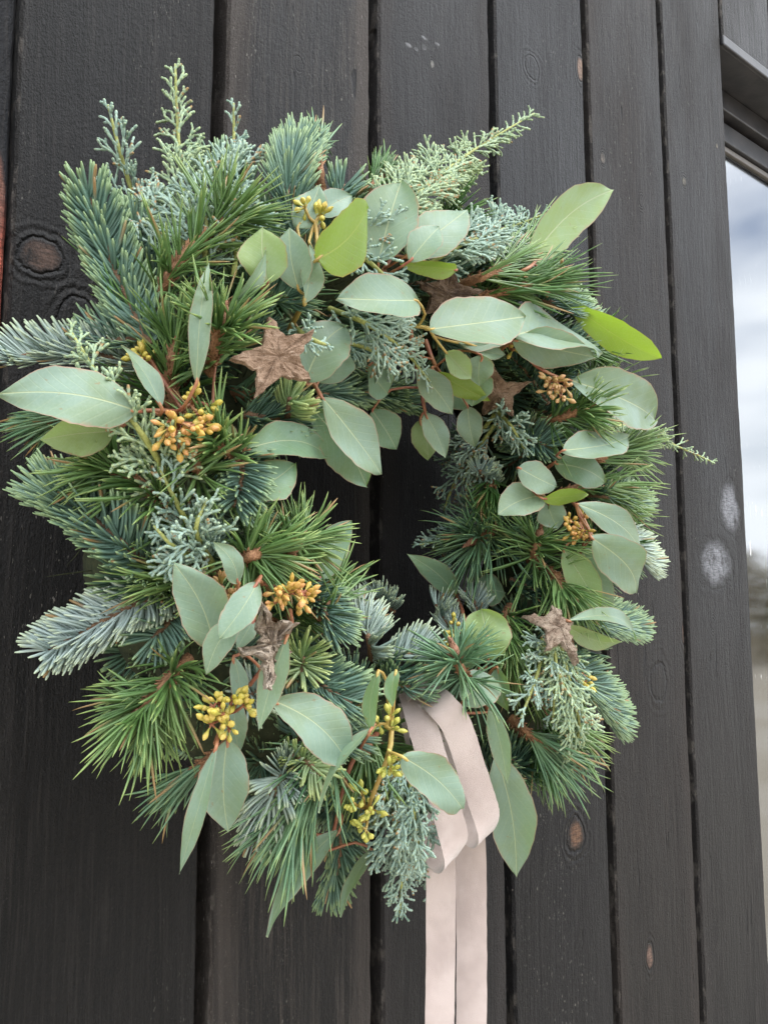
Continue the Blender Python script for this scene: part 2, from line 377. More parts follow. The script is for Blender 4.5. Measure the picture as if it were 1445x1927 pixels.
knots = {0: [kn(80, 482, .0125, .0105, (.26, .16, .12)), kn(150, 600, .011, .012, None)],
         1: [kn(560, 120, .004, .006, None, .2)],
         2: [kn(812, 122, .0025, .004, (.4, .38, .34), .5), kn(768, 86, .0048, .0022, (.30, .30, .31), 0), kn(782, 93, .0030, .0018, (.30, .30, .31), 0), kn(797, 72, .0040, .0018, (.28, .28, .29), 0), kn(797, 90, .0030, .0026, (.28, .28, .29), 0), kn(822, 84, .0036, .0018, (.28, .28, .29), 0)],
         3: [kn(1000, 128, .009, .011, None, .5), kn(1092, 130, .006, .014, (.62, .40, .28), .5), kn(1083, 1572, .011, .014, (.36, .19, .11), 1.0)],
         4: [kn(1205, 380, .004, .006, None, .7), kn(1238, 1282, .013, .018, None, .5), kn(1290, 1190, .008, .020, (.30, .18, .13), .4), kn(1133, 298, .004, .006, (.3, .25, .2), .6), kn(1222, 1800, .006, .012, (.35, .22, .17), .5)],
         5: [kn(1345, 1060, .034, .027, (.40, .41, .45), .2), kn(1372, 955, .024, .030, (.40, .41, .45), .2), kn(1286, 342, .005, .006, (.2, .18, .13), .7), kn(1348, 275, .003, .004, (.35, .3, .2), .5), kn(1340, 1175, .004, .006, None, .6)]}
style = {0: dict(base=(.0056, .0053, .0053), worn=(.037, .033, .031), wear=.42, rough=.50, specks=1.3, relief=1.6),
         1: dict(base=(.0050, .0048, .0050), worn=(.066, .055, .048), wear=.50, rough=.47, specks=1.0, edgew=.42),
         2: dict(base=(.0056, .0053, .0058), worn=(.031, .027, .026), wear=.46, rough=.47, specks=.1, grainy=.6, edgew=.32),
         3: dict(base=(.0048, .0048, .0058), worn=(.025, .0225, .0235), wear=.36, rough=.44, specks=1.1, grainy=1.2, relief=1.5),
         4: dict(base=(.0085, .0072, .0066), worn=(.042, .034, .030), wear=.62, rough=.56, specks=.6, grainy=1.1),
         5: dict(base=(.0085, .0078, .0076), worn=(.039, .034, .032), wear=.54, rough=.56, specks=.5)}
ZB, ZT = 0.02, 3.0
XE = U0 + 5 * PITCHB - .006                      # right edge of the last board, where the window begins
brd = {}
for i in range(-5, 6):
    x0 = U0 + (i - 1) * PITCHB + GAP * .5; x1 = U0 + i * PITCHB - GAP * .5
    if i == 5: x1 = XE
    if i < 0:
        st = dict(base=(.011, .012, .015), worn=(.045, .042, .042), wear=.3, rough=.5, specks=.5)
    else: st = style[i]
    ks = knots.get(i, [])
    if i == -1:
        x1 = float(P(33, 0, -.007)[0])
        ks = [kn(-6, 520, .016, .055, (.95, .26, .17), .1), kn(2, 375, .005, .035, (.55, .26, .19), .1), kn(-60, 420, .02, .06, (.55, .15, .10), .1)]
    mt = board_mat('black_paint_board', x0, x1, knots=ks, seed=float(i) + 11.3, **st)
    brd[i] = board(x0, x1, ZB, ZT, mt, wall, y0=(.007 if i == -1 else 0.0), seed=i * 1.37 + 20)
k = NT('dark_backing_felt'); mb = k.done(k.pbsdf((.004, .0045, .006), .8, spec=.2))
# recessed strip behind every gap
for i in range(-5, 6):
    xg = U0 + (i - 1) * PITCHB
    board(xg - .022, xg + .022, ZB, ZT, mb, wall, y0=.0245, th=.012, name='backing_strip', seed=i * .77)
# boards past the window and above it
WX1 = XE + 1.10
for j in range(3):
    x0 = WX1 + .004 + j * PITCHB; mt = board_mat('black_paint_board', x0, x0 + PITCHB - GAP, seed=40. + j)
    board(x0, x0 + PITCHB - GAP, ZB, ZT, mt, wall, seed=50 + j)
ZL = float(P(1352, 65)[2])                       # underside line of the boards over the window
n_over = 8; wv = (WX1 - XE) / n_over
for j in range(n_over):
    x0 = XE + j * wv + .012; x1 = XE + (j + 1) * wv
    mt = board_mat('black_paint_board', x0, x1, seed=60. + j, wear=.4, worn=(.045, .04, .038))
    board(x0, x1, ZL + .0005, ZT, mt, wall, y0=.002, seed=60 + j)
board(XE + .0005, WX1, ZL + .004, ZT, mb, wall, y0=.0285, th=.012, name='backing_strip', seed=3)

# ------------------------------------------------------------------ the window
k = NT('window_frame_paint'); p = k.pos(); n = k.noise(p, 260, 4, .6); n2 = k.noise(p, 30, 3)
mf = k.done(k.pbsdf(k.mix(k.rng(n2, .35, .7), (.010, .010, .012), (.030, .028, .029)), .40, k.bump(n, .3, .0006)))
k = NT('window_bead'); mbead = k.done(k.pbsdf((.11, .10, .09), .45, k.bump(k.noise(k.pos(), 300, 3), .3, .0005)))
k = NT('window_glass'); p = k.pos()
tr = k.n('ShaderNodeBsdfTransparent'); tr.inputs[0].default_value = (.62, .66, .66, 1)
gl = k.n('ShaderNodeBsdfGlossy'); gl.inputs['Roughness'].default_value = .06; gl.inputs[0].default_value = (.97, .99, 1, 1)
wv_ = k.noise(k.map(p, (1, 1, .6)), 3.5, 1); bmp = k.bump(wv_, .05, .02); k.l(bmp, gl.inputs['Normal'])
fr = k.n('ShaderNodeFresnel'); fr.inputs['IOR'].default_value = 2.9
# dried rain runs on the outside of the pane
dr = k.noise(k.map(p, (1, 1, .12)), 230, 2, .5); dm = k.math('MULTIPLY', k.rng(dr, .735, .76), k.rng(k.noise(p, 14, 2), .45, .6))
mxs = k.n('ShaderNodeMixShader'); k.l(fr.outputs[0], mxs.inputs[0]); k.l(tr.outputs[0], mxs.inputs[1]); k.l(gl.outputs[0], mxs.inputs[2])
df = k.n('ShaderNodeBsdfDiffuse'); df.inputs[0].default_value = (.8, .8, .78, 1)
mx2 = k.n('ShaderNodeMixShader'); k.l(dm, mx2.inputs[0]); k.l(mxs.outputs[0], mx2.inputs[1]); k.l(df.outputs[0], mx2.inputs[2])
mg = k.done(mx2.outputs[0])
k = NT('room_wall'); mroom = k.done(k.pbsdf((.55, .49, .41), .8))
win = empty('window', (XE, 0, 1.0))
tag(win, 'dark framed window mirroring the sky, at the right end of the boards', 'window')
def box(acc, x0, x1, y0, y1, z0, z1):
    v = [(x0, y0, z0), (x1, y0, z0), (x1, y1, z0), (x0, y1, z0), (x0, y0, z1), (x1, y0, z1), (x1, y1, z1), (x0, y1, z1)]
    acc.add(v, np.zeros((8, 3)), [(0, 3, 2, 1), (4, 5, 6, 7), (0, 1, 5, 4), (1, 2, 6, 5), (2, 3, 7, 6), (3, 0, 4, 7)])
def part(name, boxes, mat, parent, bev=.0015):
    a = Acc()
    for b in boxes: box(a, *b)
    org = np.array([boxes[0][0], boxes[0][2], boxes[0][4]])
    o = link(name, a.mesh(name, False, org), mat); o.location = org
    if parent: o.parent = parent; o.matrix_parent_inverse = Matrix.Translation(parent.location).inverted()
    if bev:
        bv = o.modifiers.new('bevel', 'BEVEL'); bv.width = bev; bv.segments = 2; bv.limit_method = 'ANGLE'
    return o
YG = .072
ZG = float((CAM + ray(1365, 290) * (.53 + YG))[2])        # top of the glass
ZS = 0.95
part('drip_trim', [(XE + .001, WX1, -.004, .0015, ZL - .013, ZL + .0)], mf, win)
part('soffit', [(XE + .0012, WX1, .0018, YG + .03, ZL - .011, ZL - .001)], mf, win)
zt = ZL - .0115
part('frame_head', [(XE + .001, WX1, YG - .022, YG + .030, zt - (zt - ZG) * .40, zt)], mf, win)
part('sash_head', [(XE + .001, WX1, YG - .010, YG + .028, ZG + (zt - ZG) * .12, zt - (zt - ZG) * .48)], mf, win)
part('glazing_bead', [(XE + .001, WX1, YG - .004, YG + .006, ZG, ZG + (zt - ZG) * .11)], mbead, win, .001)
part('frame_jamb', [(XE + .0005, XE + .010, YG - .020, YG + .03, ZS + .0505, ZG - .0005)], mf, win)
part('frame_jamb', [(WX1 - .05, WX1, YG - .020, YG + .03, ZS + .0505, ZG - .0005)], mf, win)
part('frame_sill', [(XE + .001, WX1, -.03, YG + .03, ZS, ZS + .05)], mf, win)
part('pane', [(XE + .0105, WX1 - .0505, YG, YG + .004, ZS + .051, ZG - .001)], mg, win, 0)
part('wall_below', [(XE + .001, WX1, .002, .03, 0.02, ZS - .001)], mf, win)
part('room_lining', [(XE - .3, WX1 + .3, 1.4, 1.42, .2, 3.0), (XE - .32, XE - .3, .06, 1.4, .2, 3.0), (WX1 + .3, WX1 + .32, .06, 1.4, .2, 3.0), (XE - .3, WX1 + .3, .105, 1.4, 2.98, 3.0), (XE - .3, WX1 + .3, .105, 1.4, .2, .22)], mroom, win, 0)

# ------------------------------------------------------------------ ground and hedge (seen only mirrored in the pane)
k = NT('gravel_yard'); p = k.pos(); n = k.noise(p, 3.0, 6, .7); n2 = k.noise(p, .35, 3)
mgd = k.done(k.pbsdf(k.mix(k.rng(n2, .35, .65), k.mix(n, (.30, .25, .185), (.38, .33, .255)), (.42, .375, .31)), .9))
a = Acc(); a.add([(-90, -120, 0), (90, -120, 0), (90, 60, 0), (-90, 60, 0)], np.zeros((4, 3)), [(0, 1, 2, 3)])
tag(link('ground', a.mesh('ground', False), mgd), kind='structure')
def leaf_cloud(name, n, x0, x1, y, h, depth, mat, parent):
    a = Acc(); xs = rng.uniform(x0, x1, n); zz = rng.random(n) ** .8
    top = np.array([h * (1 + .22 * mnoise.noise(Vector((x * .5, y, 1))) + .1 * mnoise.noise(Vector((x * 2, y, 4)))) for x in xs])
    B = np.stack([xs, y + rng.uniform(-1, 1, n) * depth * (1 - .5 * zz), zz * top], 1)
    D = rng.normal(size=(n, 3)); D[:, 2] -= .2
    blades(a, B, D, rng.normal(size=(n, 3)), rng.uniform(.16, .34, n), .09, .01, rng.normal(size=(n, 3)) * .1, [.2, 1, .25], ts=[0, .5, 1])
    o = link(name, a.mesh(name), mat, parent); tag(o, kind='stuff'); return o
k = NT('hedge_leaf'); t, r, s = k.att(); mh = k.done(k.thin(k.pbsdf(k.mix(r, (.36, .32, .21), (.52, .45, .32)), .6), (.46, .40, .26), .5))
hedge = empty('hedge', (14, -11, 0)); tag(hedge, 'distant green hedge mirrored in the lower window pane', 'hedge')
for nm, x0, x1, y, h in (('foliage', 4, 40, -15.0, 3.4), ('foliage', -22, 4, -15.0, 3.4)):
    o = leaf_cloud(nm, 9000, x0, x1, y, h, 1.2, mh, hedge); o.matrix_parent_inverse = Matrix.Translation(hedge.location).inverted()

# ================================================================== THE WREATH
wreath = empty('wreath', tuple(WC))
tag(wreath, 'evergreen wreath of fir, pine, juniper and eucalyptus hanging on black boards', 'wreath')
WINV = Matrix.Translation(Vector(WC)).inverted()
def wpart(name, acc, mat, parent=None, smooth=True, kind=None, origin=None):
    org = np.asarray(origin if origin is not None else acc.v[0][0])
    o = link(name, acc.mesh(name, smooth, org), mat); o.location = org
    pr = parent if parent is not None else wreath
    o.parent = pr
    wl = np.array(WC) if parent is None else np.array(pr['_w'])
    o.matrix_parent_inverse = Matrix.Translation(Vector(wl)).inverted() if parent is None else Matrix.Identity(4)
    if parent is not None: o.location = org - wl
    if parent is None: o['_w'] = [float(x) for x in org]
    if kind: o['kind'] = kind
    return o
# --- bound core
a = Acc(); V = []; A = []; nu, nv = 120, 18
for i in range(nu):
    th = 2 * math.pi * i / nu
    for j in range(nv):
        ph = 2 * math.pi * j / nv
        r = .047 * (1 + .22 * mnoise.noise(Vector((math.cos(th) * 6, math.sin(th) * 6, ph * 1.5))))
        rr = WR + r * math.cos(ph); V.append((WC[0] + rr * math.cos(th), -.051 - r * math.sin(ph) * .92, WC[2] + rr * math.sin(th))); A.append((0, 0, 0))
a.add(V, A, [(i * nv + j, i * nv + (j + 1) % nv, ((i + 1) % nu) * nv + (j + 1) % nv, ((i + 1) % nu) * nv + j) for i in range(nu) for j in range(nv)])
# straw ends and dry twigs bristling out of it
n = 900; th = rng.random(n) * 2 * np.pi; ph = rng.random(n) * 2 * np.pi
rr = WR + .045 * np.cos(ph)
B = np.stack([WC[0] + rr * np.cos(th), -.051 - .043 * np.sin(ph), WC[2] + rr * np.sin(th)], 1)
out = np.stack([np.cos(ph) * np.cos(th), -np.sin(ph), np.cos(ph) * np.sin(th)], 1); tan = np.stack([-np.sin(th), 0 * th, np.cos(th)], 1)
blades(a, B, out * .5 + tan * rng.normal(size=(n, 1)) + rng.normal(size=(n, 3)) * .3, out, rng.uniform(.01, .035, n), .0006, .0005, rng.normal(size=(n, 3)) * .1, [1, .9, .6, .2], ts=[0, .3, .7, 1])
wpart('moss_core', a, M['moss'], origin=WC)

def outn(p):
    """outward direction of the wreath's rounded body at p"""
    d = p - WC; d[1] = 0; rho = np.linalg.norm(d); c = WC + d / max(rho, 1e-6) * WR; c[1] = -WD
    return nrm(p - c + np.array([0, -.015, 0]))

# --- fir
FP = [.70, 1, 1, 1, .92, .45]
def fir(pts, up=None, nl=.021, dens=1.0, mat='fir_blue', spread=1.0, arc=1.62, lift=.34, fwdang=66, wid=.00086):
    nl = nl * .86
    c = curve(pts, 14); Lc = np.linalg.norm(np.diff(c, axis=0), axis=1).sum()
    c, _t, _l = sample(c, np.linspace(0, max(.5, 1 - .62 * nl / Lc), 15)); Lc = np.linalg.norm(np.diff(c, axis=0), axis=1).sum()
    if up is None: up = nrm(outn(c[len(c) // 2].copy()) * .8 + np.array([0, -.2, .45]))
    up = np.asarray(up, float)
    n = int(Lc * 2500 * dens) + 26
    s = np.clip((np.arange(n) + rng.random(n)) / n, 0, 1) ** .92 * .985 + .01
    pos, tg, _ = sample(c, s)
    u = nrm(up[None] - (tg @ up)[:, None] * tg); w = np.cross(tg, u)
    q_ = rng.random(n); phi = np.where(np.arange(n) % 2 == 0, 1, -1) * np.where(q_ < .72, .62 + .38 * rng.random(n), .62 * rng.random(n)) * arc
    radial = u * np.cos(phi)[:, None] + w * np.sin(phi)[:, None]
    endf = np.clip((s - .80) / .20, 0, 1)
    ang = np.radians(fwdang + rng.normal(size=n) * 4) * (1 - .72 * endf * rng.random(n)) * spread
    D = tg * np.cos(ang)[:, None] + radial * np.sin(ang)[:, None] + rng.normal(size=(n, 3)) * .03
    ln = nl * (.80 + .25 * rng.random(n)) * (1 - .22 * endf) * np.clip(.65 + s * 2.2, 0, 1)
    bend = u * (lift * (.55 + .45 * np.abs(np.sin(phi))))[:, None] + tg * .26 + rng.normal(size=(n, 3)) * .025
    a = Acc(); blades(a, pos + radial * .0012, D, u + radial * .3, ln, wid * (.9 + .25 * rng.random(n)), wid * .55, bend, FP)
    st = Acc(); rs = np.linspace(.0022, .0013, len(c)); tube(st, c, rs, 6, bump=.3)
    o = wpart('fir_sprig', st, M['fir_twig'])
    wpart('needles', a, M[mat], parent=o, kind='stuff')
    return o

# --- pine
PP = [.8, 1, 1, .95, .6, .12]
def pine(pts, up=None, nl=.042, dens=1.0, mat='pine', ang=(24, 62), start=.25, bud=True, wid=.00088, full=math.pi, sag=.10, budlen=.011, tuft=1.0, barestem=False):
    c = curve(pts, 12); Lc = np.linalg.norm(np.diff(c, axis=0), axis=1).sum()
    if up is None: up = outn(c[len(c) // 2].copy())
    up = np.asarray(up, float)
    n = int((Lc * 1150 * (1 - start) + 36 * tuft) * dens)
    s = start + (1 - start) * rng.random(n) ** .75; s[: int(36 * tuft * dens)] = 1 - .10 * rng.random(int(36 * tuft * dens))
    pos, tg, _ = sample(c, s); u = nrm(up[None] - (tg @ up)[:, None] * tg); w = np.cross(tg, u)
    phi = rng.uniform(-full, full, n); radial = u * np.cos(phi)[:, None] + w * np.sin(phi)[:, None]
    an = np.radians(rng.uniform(ang[0], ang[1], n))
    D = tg * np.cos(an)[:, None] + radial * np.sin(an)[:, None]
    ln = nl * (.55 + .50 * rng.random(n) ** .7)
    sd = nrm(np.cross(D, rng.normal(size=(n, 3))))
    bend = radial * -.05 + np.array([0, 0, -1.]) * sag * (.3 + rng.random((n, 1))) + rng.normal(size=(n, 3)) * .11
    a = Acc(); r1 = rng.random(n)
    for sg in (-1, 1):                      # needles stand in pairs
        blades(a, pos + radial * .0018, D + sd * .075 * sg, sd, ln * (1 + .04 * sg), wid, wid * .62, bend + sd * .03 * sg, PP, a1=np.clip(r1 + .1 * sg, 0, 1))
    st = Acc(); tube(st, c, np.linspace(.0031, .0024, len(c)), 8, bump=.35)
    m2 = int(Lc * 900) + 8; q, t2, _ = sample(c, rng.random(m2)); rd = nrm(np.cross(t2, rng.normal(size=(m2, 3))))
    blades(st, q + rd * .0018, t2 + rd * .7, rd, .0042, .0009, .0008, rd * .1, [1, 1, .7, .2], ts=[0, .3, .7, 1])   # scaly leaf bases
    o = wpart('pine_sprig', st, M['twig'])
    wpart('needles', a, M[mat], parent=o, kind='stuff')
    if bud:
        b = Acc(); T = nrm(c[-1] - c[-3])
        nb = 1 if bud is True else bud
        for i in range(nb):
            d = nrm(T + rng.normal(size=3) * (.0 if i == 0 else .55)); bl = budlen * (1 if i == 0 else .7)
            ks = np.linspace(0, 1, 9); tube(b, [c[-1] + d * bl * x for x in ks], [.0017 + .0011 * math.sin(math.pi * min(1, x * 1.25 + .05)) - .0025 * max(0, x - .5) for x in ks], 9, bump=.15)
            m3 = 46; x = rng.random(m3) * .9; rd = nrm(np.cross(np.tile(d, (m3, 1)), rng.normal(size=(m3, 3))))
            blades(b, c[-1] + d * (bl * x)[:, None] + rd * (.0024 * (1 - x * .75))[:, None], d + rd * .15, rd, .0030, .0009, .0004, rd * -.1, [.8, 1, .7, .1], ts=[0, .3, .7, 1])
        wpart('bud', b, M['bud'], parent=o)
    return o

# --- juniper
JP = [.75, 1.0, .8, 1.02, .8, .95, .35]; JT = [0, .17, .34, .5, .67, .85, 1]
def juniper(pts, mat='juniper', dens=1.0, width=.030, flat=.6, up=None, start=.0, wid=.00084, droop=.0, taper=True):
    c = curve(pts, 16); Lc = np.linalg.norm(np.diff(c, axis=0), axis=1).sum()
    if up is None: up = outn(c[len(c) // 2].copy())
    a = Acc(); st = Acc(); tube(st, c, np.linspace(.0016, .0007, len(c)), 6, bump=.25)
    nb = int(Lc / .0048 * dens); s = start + (1 - start) * (np.arange(nb) + .5) / nb
    pos, tg, _ = sample(c, s); B = []; D = []; Ln = []; R1 = []
    def spray(p, d, L, level, r):
        k = max(2, int(L / .0037)); p = p.copy(); d = nrm(d)
        bd = rng.normal(size=3) * .05 + np.array([0, 0, -droop]) ; sg = 1
        step = L / k
        for i in range(k):
            B.append(p.copy()); D.append(d.copy()); Ln.append(step * 1.12); R1.append(r)
            p = p + d * step; d = nrm(d + bd * .6 + rng.normal(size=3) * .04)
            if level > 0 and i < k:
                rem = L * (1 - (i + .5) / k)
                u = nrm(up - (up @ d) * d); w = np.cross(d, u)
                ph = rng.normal() * flat * 1.2
                sd = (w * math.cos(ph) + u * math.sin(ph)) * sg; sg = -sg
                l2 = min(rem * .8, L * .55) + .002
                l2 *= .7 + .5 * rng.random()
                spray(p, d * .84 + sd * .54, l2, level - 1, np.clip(r + rng.normal() * .18, 0, 1))
        return
    sg = 1
    for i in range(nb):
        u = nrm(up - (up @ tg[i]) * tg[i]); w = np.cross(tg[i], u); ph = rng.normal() * flat
        sd = (w * math.cos(ph) + u * math.sin(ph)) * sg; sg = -sg
        f = (1 - s[i]) if taper else .6
        L0 = width * (.22 + .80 * min(1, f * 1.5)) * (.55 + .55 * rng.random())
        spray(pos[i], tg[i] * .85 + sd * .55 + rng.normal(size=3) * .06, L0, 2 if L0 > .011 else 1, rng.random())
    # the scaly tip of the leader itself
    q = np.linspace(.6, 1, 14); pz, tz, _ = sample(c, q)
    for i in range(13): B.append(pz[i]); D.append(tz[i]); Ln.append(Lc * .4 / 13 * 1.15); R1.append(.8)
    B = np.array(B); D = np.array(D); Ln = np.array(Ln); n = len(B)
    blades(a, B, D, rng.normal(size=(n, 3)), Ln, wid, wid, np.zeros((n, 3)), [.72, 1.05, .62], ts=[0, .55, 1], a1=np.array(R1))
    o = wpart('juniper_sprig', st, M['jun_stem'])
    wpart('foliage', a, M[mat], parent=o, kind='stuff')
    return o

# --- eucalyptus
def leaf_mesh(B, T, wpx, roll=0.0, curl=.06, cup=.12, shape=(.74, 1.0), upk=.35, wave=.03, twist=0.0, nf=None):
    ax = T - B; Ln = np.linalg.norm(ax); ax = ax / Ln; mid = (B + T) / 2
    w = mm(wpx, mid)
    tocam = nrm(CAM - mid); nn = tocam + np.array([0, 0, upk]); nn = nrm(nn - (nn @ ax) * ax)
    sd = np.cross(ax, nn)
    r = math.radians(roll); n2 = nn * math.cos(r) + sd * math.sin(r); s2 = np.cross(ax, n2)
    vis = abs(s2 @ nrm(np.cross(tocam, ax))); w = w / max(.35, vis)
    nu, nv = 21, 11
    u = (1 - np.cos(np.linspace(0, math.pi, nu))) / 2; u = .5 * u + .5 * np.linspace(0, 1, nu); v = np.linspace(-1, 1, nv)
    aa, bb = shape; pk = aa / (aa + bb); mx = pk ** aa * (1 - pk) ** bb
    hw = (u ** aa * (1 - u) ** bb / mx) * w / 2
    ph = random.random() * 6.28; sk = random.uniform(-.07, .07); twist = twist + random.uniform(-28, 28); curl = curl + random.uniform(-.06, .06); cup = cup + random.uniform(-.16, .22); wave = wave + random.uniform(0, .05)
    V = []; A = []
    for i in range(nu):
        tw = math.radians(twist) * (u[i] - .5); s3 = s2 * math.cos(tw) + n2 * math.sin(tw); n3 = n2 * math.cos(tw) - s2 * math.sin(tw)
        c = B + ax * Ln * u[i] + n2 * Ln * curl * 4 * u[i] * (1 - u[i]) + s2 * sk * Ln * math.sin(math.pi * u[i])
        for j in range(nv):
            e = 1 + .03 * math.sin(u[i] * 17 + ph + (3 if v[j] > 0 else 0)) + .02 * math.sin(u[i] * 41 + ph * 2 + (2 if v[j] > 0 else 0))
            y = v[j] * hw[i] * e
            z = cup * abs(v[j]) ** 1.4 * hw[i] + wave * w * math.sin(u[i] * 8 + ph + v[j] * 2.2) * abs(v[j])
            V.append(c + s3 * y + n3 * z); A.append((u[i], abs(y) / (w / 2), abs(v[j]) if 0 < i < nu - 1 else .9))
    F = [(i * nv + j, i * nv + j + 1, (i + 1) * nv + j + 1, (i + 1) * nv + j) for i in range(nu - 1) for j in range(nv - 1)]
    a = Acc(); a.add(V, A, F); return a
def leaf_ends(lf):
    B = S(lf[0], lf[1], lf[2] + .012); T = S(lf[3], lf[4], lf[5] + .012); d0 = -B[1]; d1 = -T[1]
    return B, P(lf[3], lf[4], d0 * .62 + d1 * .38)      # a leaf keeps nearly level instead of wrapping round the ring
def euc(stem, leaves, clusters=(), smat='euc_stem', srad=.0013):
    """stem: px,py,off points; leaves: (bx,by,boff, tx,ty,toff, width px, material, options)"""
    c = curve([S(*q) for q in stem], 14); st = Acc(); tube(st, c, np.linspace(srad * 1.25, srad * .75, len(c)), 7, bump=.12)
    for lf in leaves:
        B, T = leaf_ends(lf); d = np.linalg.norm(c - B, axis=1); i = int(d.argmin())
        ax = nrm(T - B); pm = (c[i] + B) / 2 - ax * .2 * d[i]
        tube(st, curve([c[i], pm, B, B + ax * .004], 8), .0008, 6, cap=False)
    cl = []
    o_st = st
    holder = []
    # seeds add their stalks to the stem mesh before it is built, so collect first
    class Dummy: pass
    pend = []
    for (x, y, off, rpx, n, mat) in clusters:
        n = int(n * 1.5)
        cc = S(x, y, off); d = np.linalg.norm(c - cc, axis=1); i = int(d.argmin()); tw = nrm(cc - c[i] + nrm(CAM - cc) * .01)
        tube(st, curve([c[i], cc - tw * mm(rpx, cc) * .7], 4), .0010, 5, cap=False)
        pend.append((cc, rpx, n, tw, mat))
    sub = Acc(); built = []
    for pnd in pend:
        a = Acc(); built.append((a, pnd))
    # geometry of the clusters
    out = []
    for a, (cc, rpx, n, tw, mat) in built:
        R = mm(rpx, cc); ks = np.array([0, .18, .38, .55, .68, .76, .80, .90, 1.0]); pr = np.array([.22, .28, .50, .88, 1, 1.0, .88, .62, .14])
        root = cc - tw * R * .7; nst = max(3, n // 5)
        hubs = [cc + (nrm(rng.normal(size=3)) * np.array([1, .6, 1]) + nrm(CAM - cc) * .25) * R * random.uniform(.35, .85) for _ in range(nst)]
        for hb in hubs: tube(st, curve([root, (root + hb) / 2 + rng.normal(size=3) * R * .08, hb], 5), np.linspace(.0010, .0007, 5), 5)
        for i in range(n):
            hb = hubs[i % nst]; d = nrm(rng.normal(size=3) + nrm(hb - root) * .9 + nrm(CAM - cc) * .5)
            l = .0074 * random.uniform(.7, 1.25); rr = .00138 * random.uniform(.75, 1.2); b = hb + d * R * .10
            tube(a, [b + d * l * x for x in ks], rr * pr, 7, rnd=random.random())
            tube(st, [hb, b + d * .001], .0006, 4, cap=False)
        out.append((a, mat))
    o = wpart('eucalyptus_sprig', st, M[smat])
    for lf in leaves:
        B, T = leaf_ends(lf); opt = lf[8] if len(lf) > 8 else {}
        wpart('leaf', leaf_mesh(B, T, lf[6], **opt), M[lf[7]], parent=o, origin=B)
    for a, mat in out: wpart('seed_cluster', a, M[mat], parent=o)
    return o

# ------------------------------------------------------------------ filler greenery all round the ring
def ringp(th, rho, depth): return np.array([WC[0] + rho * math.cos(th), -depth, WC[2] + rho * math.sin(th)])
for i in range(40):                                    # outer row
    th = 2 * math.pi * (i + .5 * random.random()) / 40; r1 = random.uniform(.178, .208); tw = random.uniform(-.30, -.10)
    fir([ringp(th, .165, .055), ringp(th + tw * .5, .195, .075), ringp(th + tw, r1, random.uniform(.045, .085))], mat=random.choice(['fir_blue', 'fir_dark', 'fir_dark']), dens=.8, nl=.020)
for i in range(44):                                    # low row against the wall, covers the core's flank
    th = 2 * math.pi * (i + .5 * random.random()) / 44; tw = random.uniform(-.30, .05)
    fir([ringp(th, .175, .05), ringp(th + tw * .6, .198, .05), ringp(th + tw, random.uniform(.205, .218), random.uniform(.025, .05))], mat=random.choice(['fir_dark', 'fir_dark', 'fir_blue']), dens=.9, nl=.019, up=nrm(ringp(th, 1, 0) - WC + np.array([0, -.5, .3])))
for i in range(34):                                    # front row
    th = 2 * math.pi * (i + .5 * random.random()) / 34; tw = random.uniform(-.38, -.18); r0 = random.uniform(.140, .185)
    fir([ringp(th, r0, .085), ringp(th + tw * .5, r0 + .005, .115), ringp(th + tw, r0 + random.uniform(-.03, .03), random.uniform(.11, .13))], mat=random.choice(['fir_blue', 'fir_dark', 'fir_dark']), dens=.8, nl=.020)
for i in range(26):                                    # inner row
    th = 2 * math.pi * (i + .5 * random.random()) / 26; tw = random.uniform(-.35, -.10)
    fir([ringp(th, .150, .065), ringp(th + tw * .5, .132, .08), ringp(th + tw, random.uniform(.106, .122), random.uniform(.055, .09))], mat=random.choice(['fir_dark', 'fir_dark', 'fir_blue']), dens=.75, nl=.018)
for i in range(16):
    th = 2 * math.pi * (i + .5 * random.random()) / 16; tw = random.uniform(-.3, .1)
    pine([ringp(th, .165, .08), ringp(th + tw, random.uniform(.14, .205), .115)], mat=random.choice(['pine', 'pine_dark', 'pine_blue']), dens=.55, bud=False, nl=.040)

# ------------------------------------------------------------------ the sprigs one can point at
def F(*pts, **kw): return fir([S(*q) for q in pts], **kw)
def N(*pts, **kw): return pine([S(*q) for q in pts], **kw)
def J(*pts, **kw): return juniper([S(q[0], q[1], q[2] + .010) for q in pts], **kw)
# fir
F((285, 650, .015), (212, 500, .035), (152, 325, .04), mat='fir_blue', nl=.019, dens=1.3)
F((300, 560, .0), (262, 470, .015), (250, 400, .02), mat='fir_blue', nl=.018, dens=1.1)
F((560, 450, .0), (540, 340, .01), (575, 262, .015), mat='fir_blue', nl=.020, dens=1.2)
F((470, 420, -.01), (420, 340, .0), (385, 318, .0), mat='fir_blue')
F((640, 420, -.01), (640, 370, .0), (655, 335, .0), mat='fir_blue', nl=.017)
F((300, 690, .0), (180, 668, .01), (60, 668, .015), (-30, 690, .015), mat='fir_silver', nl=.017)
F((330, 640, .0), (230, 640, .01), (150, 640, .0), mat='fir_blue', nl=.018)
F((340, 1110, .01), (240, 1030, .025), (140, 950, .03), (62, 915, .025), mat='fir_blue', nl=.019, dens=1.7, arc=1.9, lift=.6)
F((350, 1090, .0), (280, 1090, .01), (190, 1070, .01), mat='fir_dark', nl=.020, dens=1.2)
F((345, 1100, .0), (250, 1140, .015), (150, 1195, .025), (48, 1250, .03), mat='fir_white', nl=.019, dens=1.4, arc=1.7, fwdang=72, lift=.15, up=nrm(np.array([-.35, -.8, .5])))
F((350, 1130, .0), (300, 1190, .015), (255, 1235, .02), mat='fir_blue', nl=.017, arc=1.9, fwdang=68, lift=.15)
F((430, 830, .015), (455, 890, .025), (430, 985, .03), mat='fir_blue', nl=.017, dens=1.4)
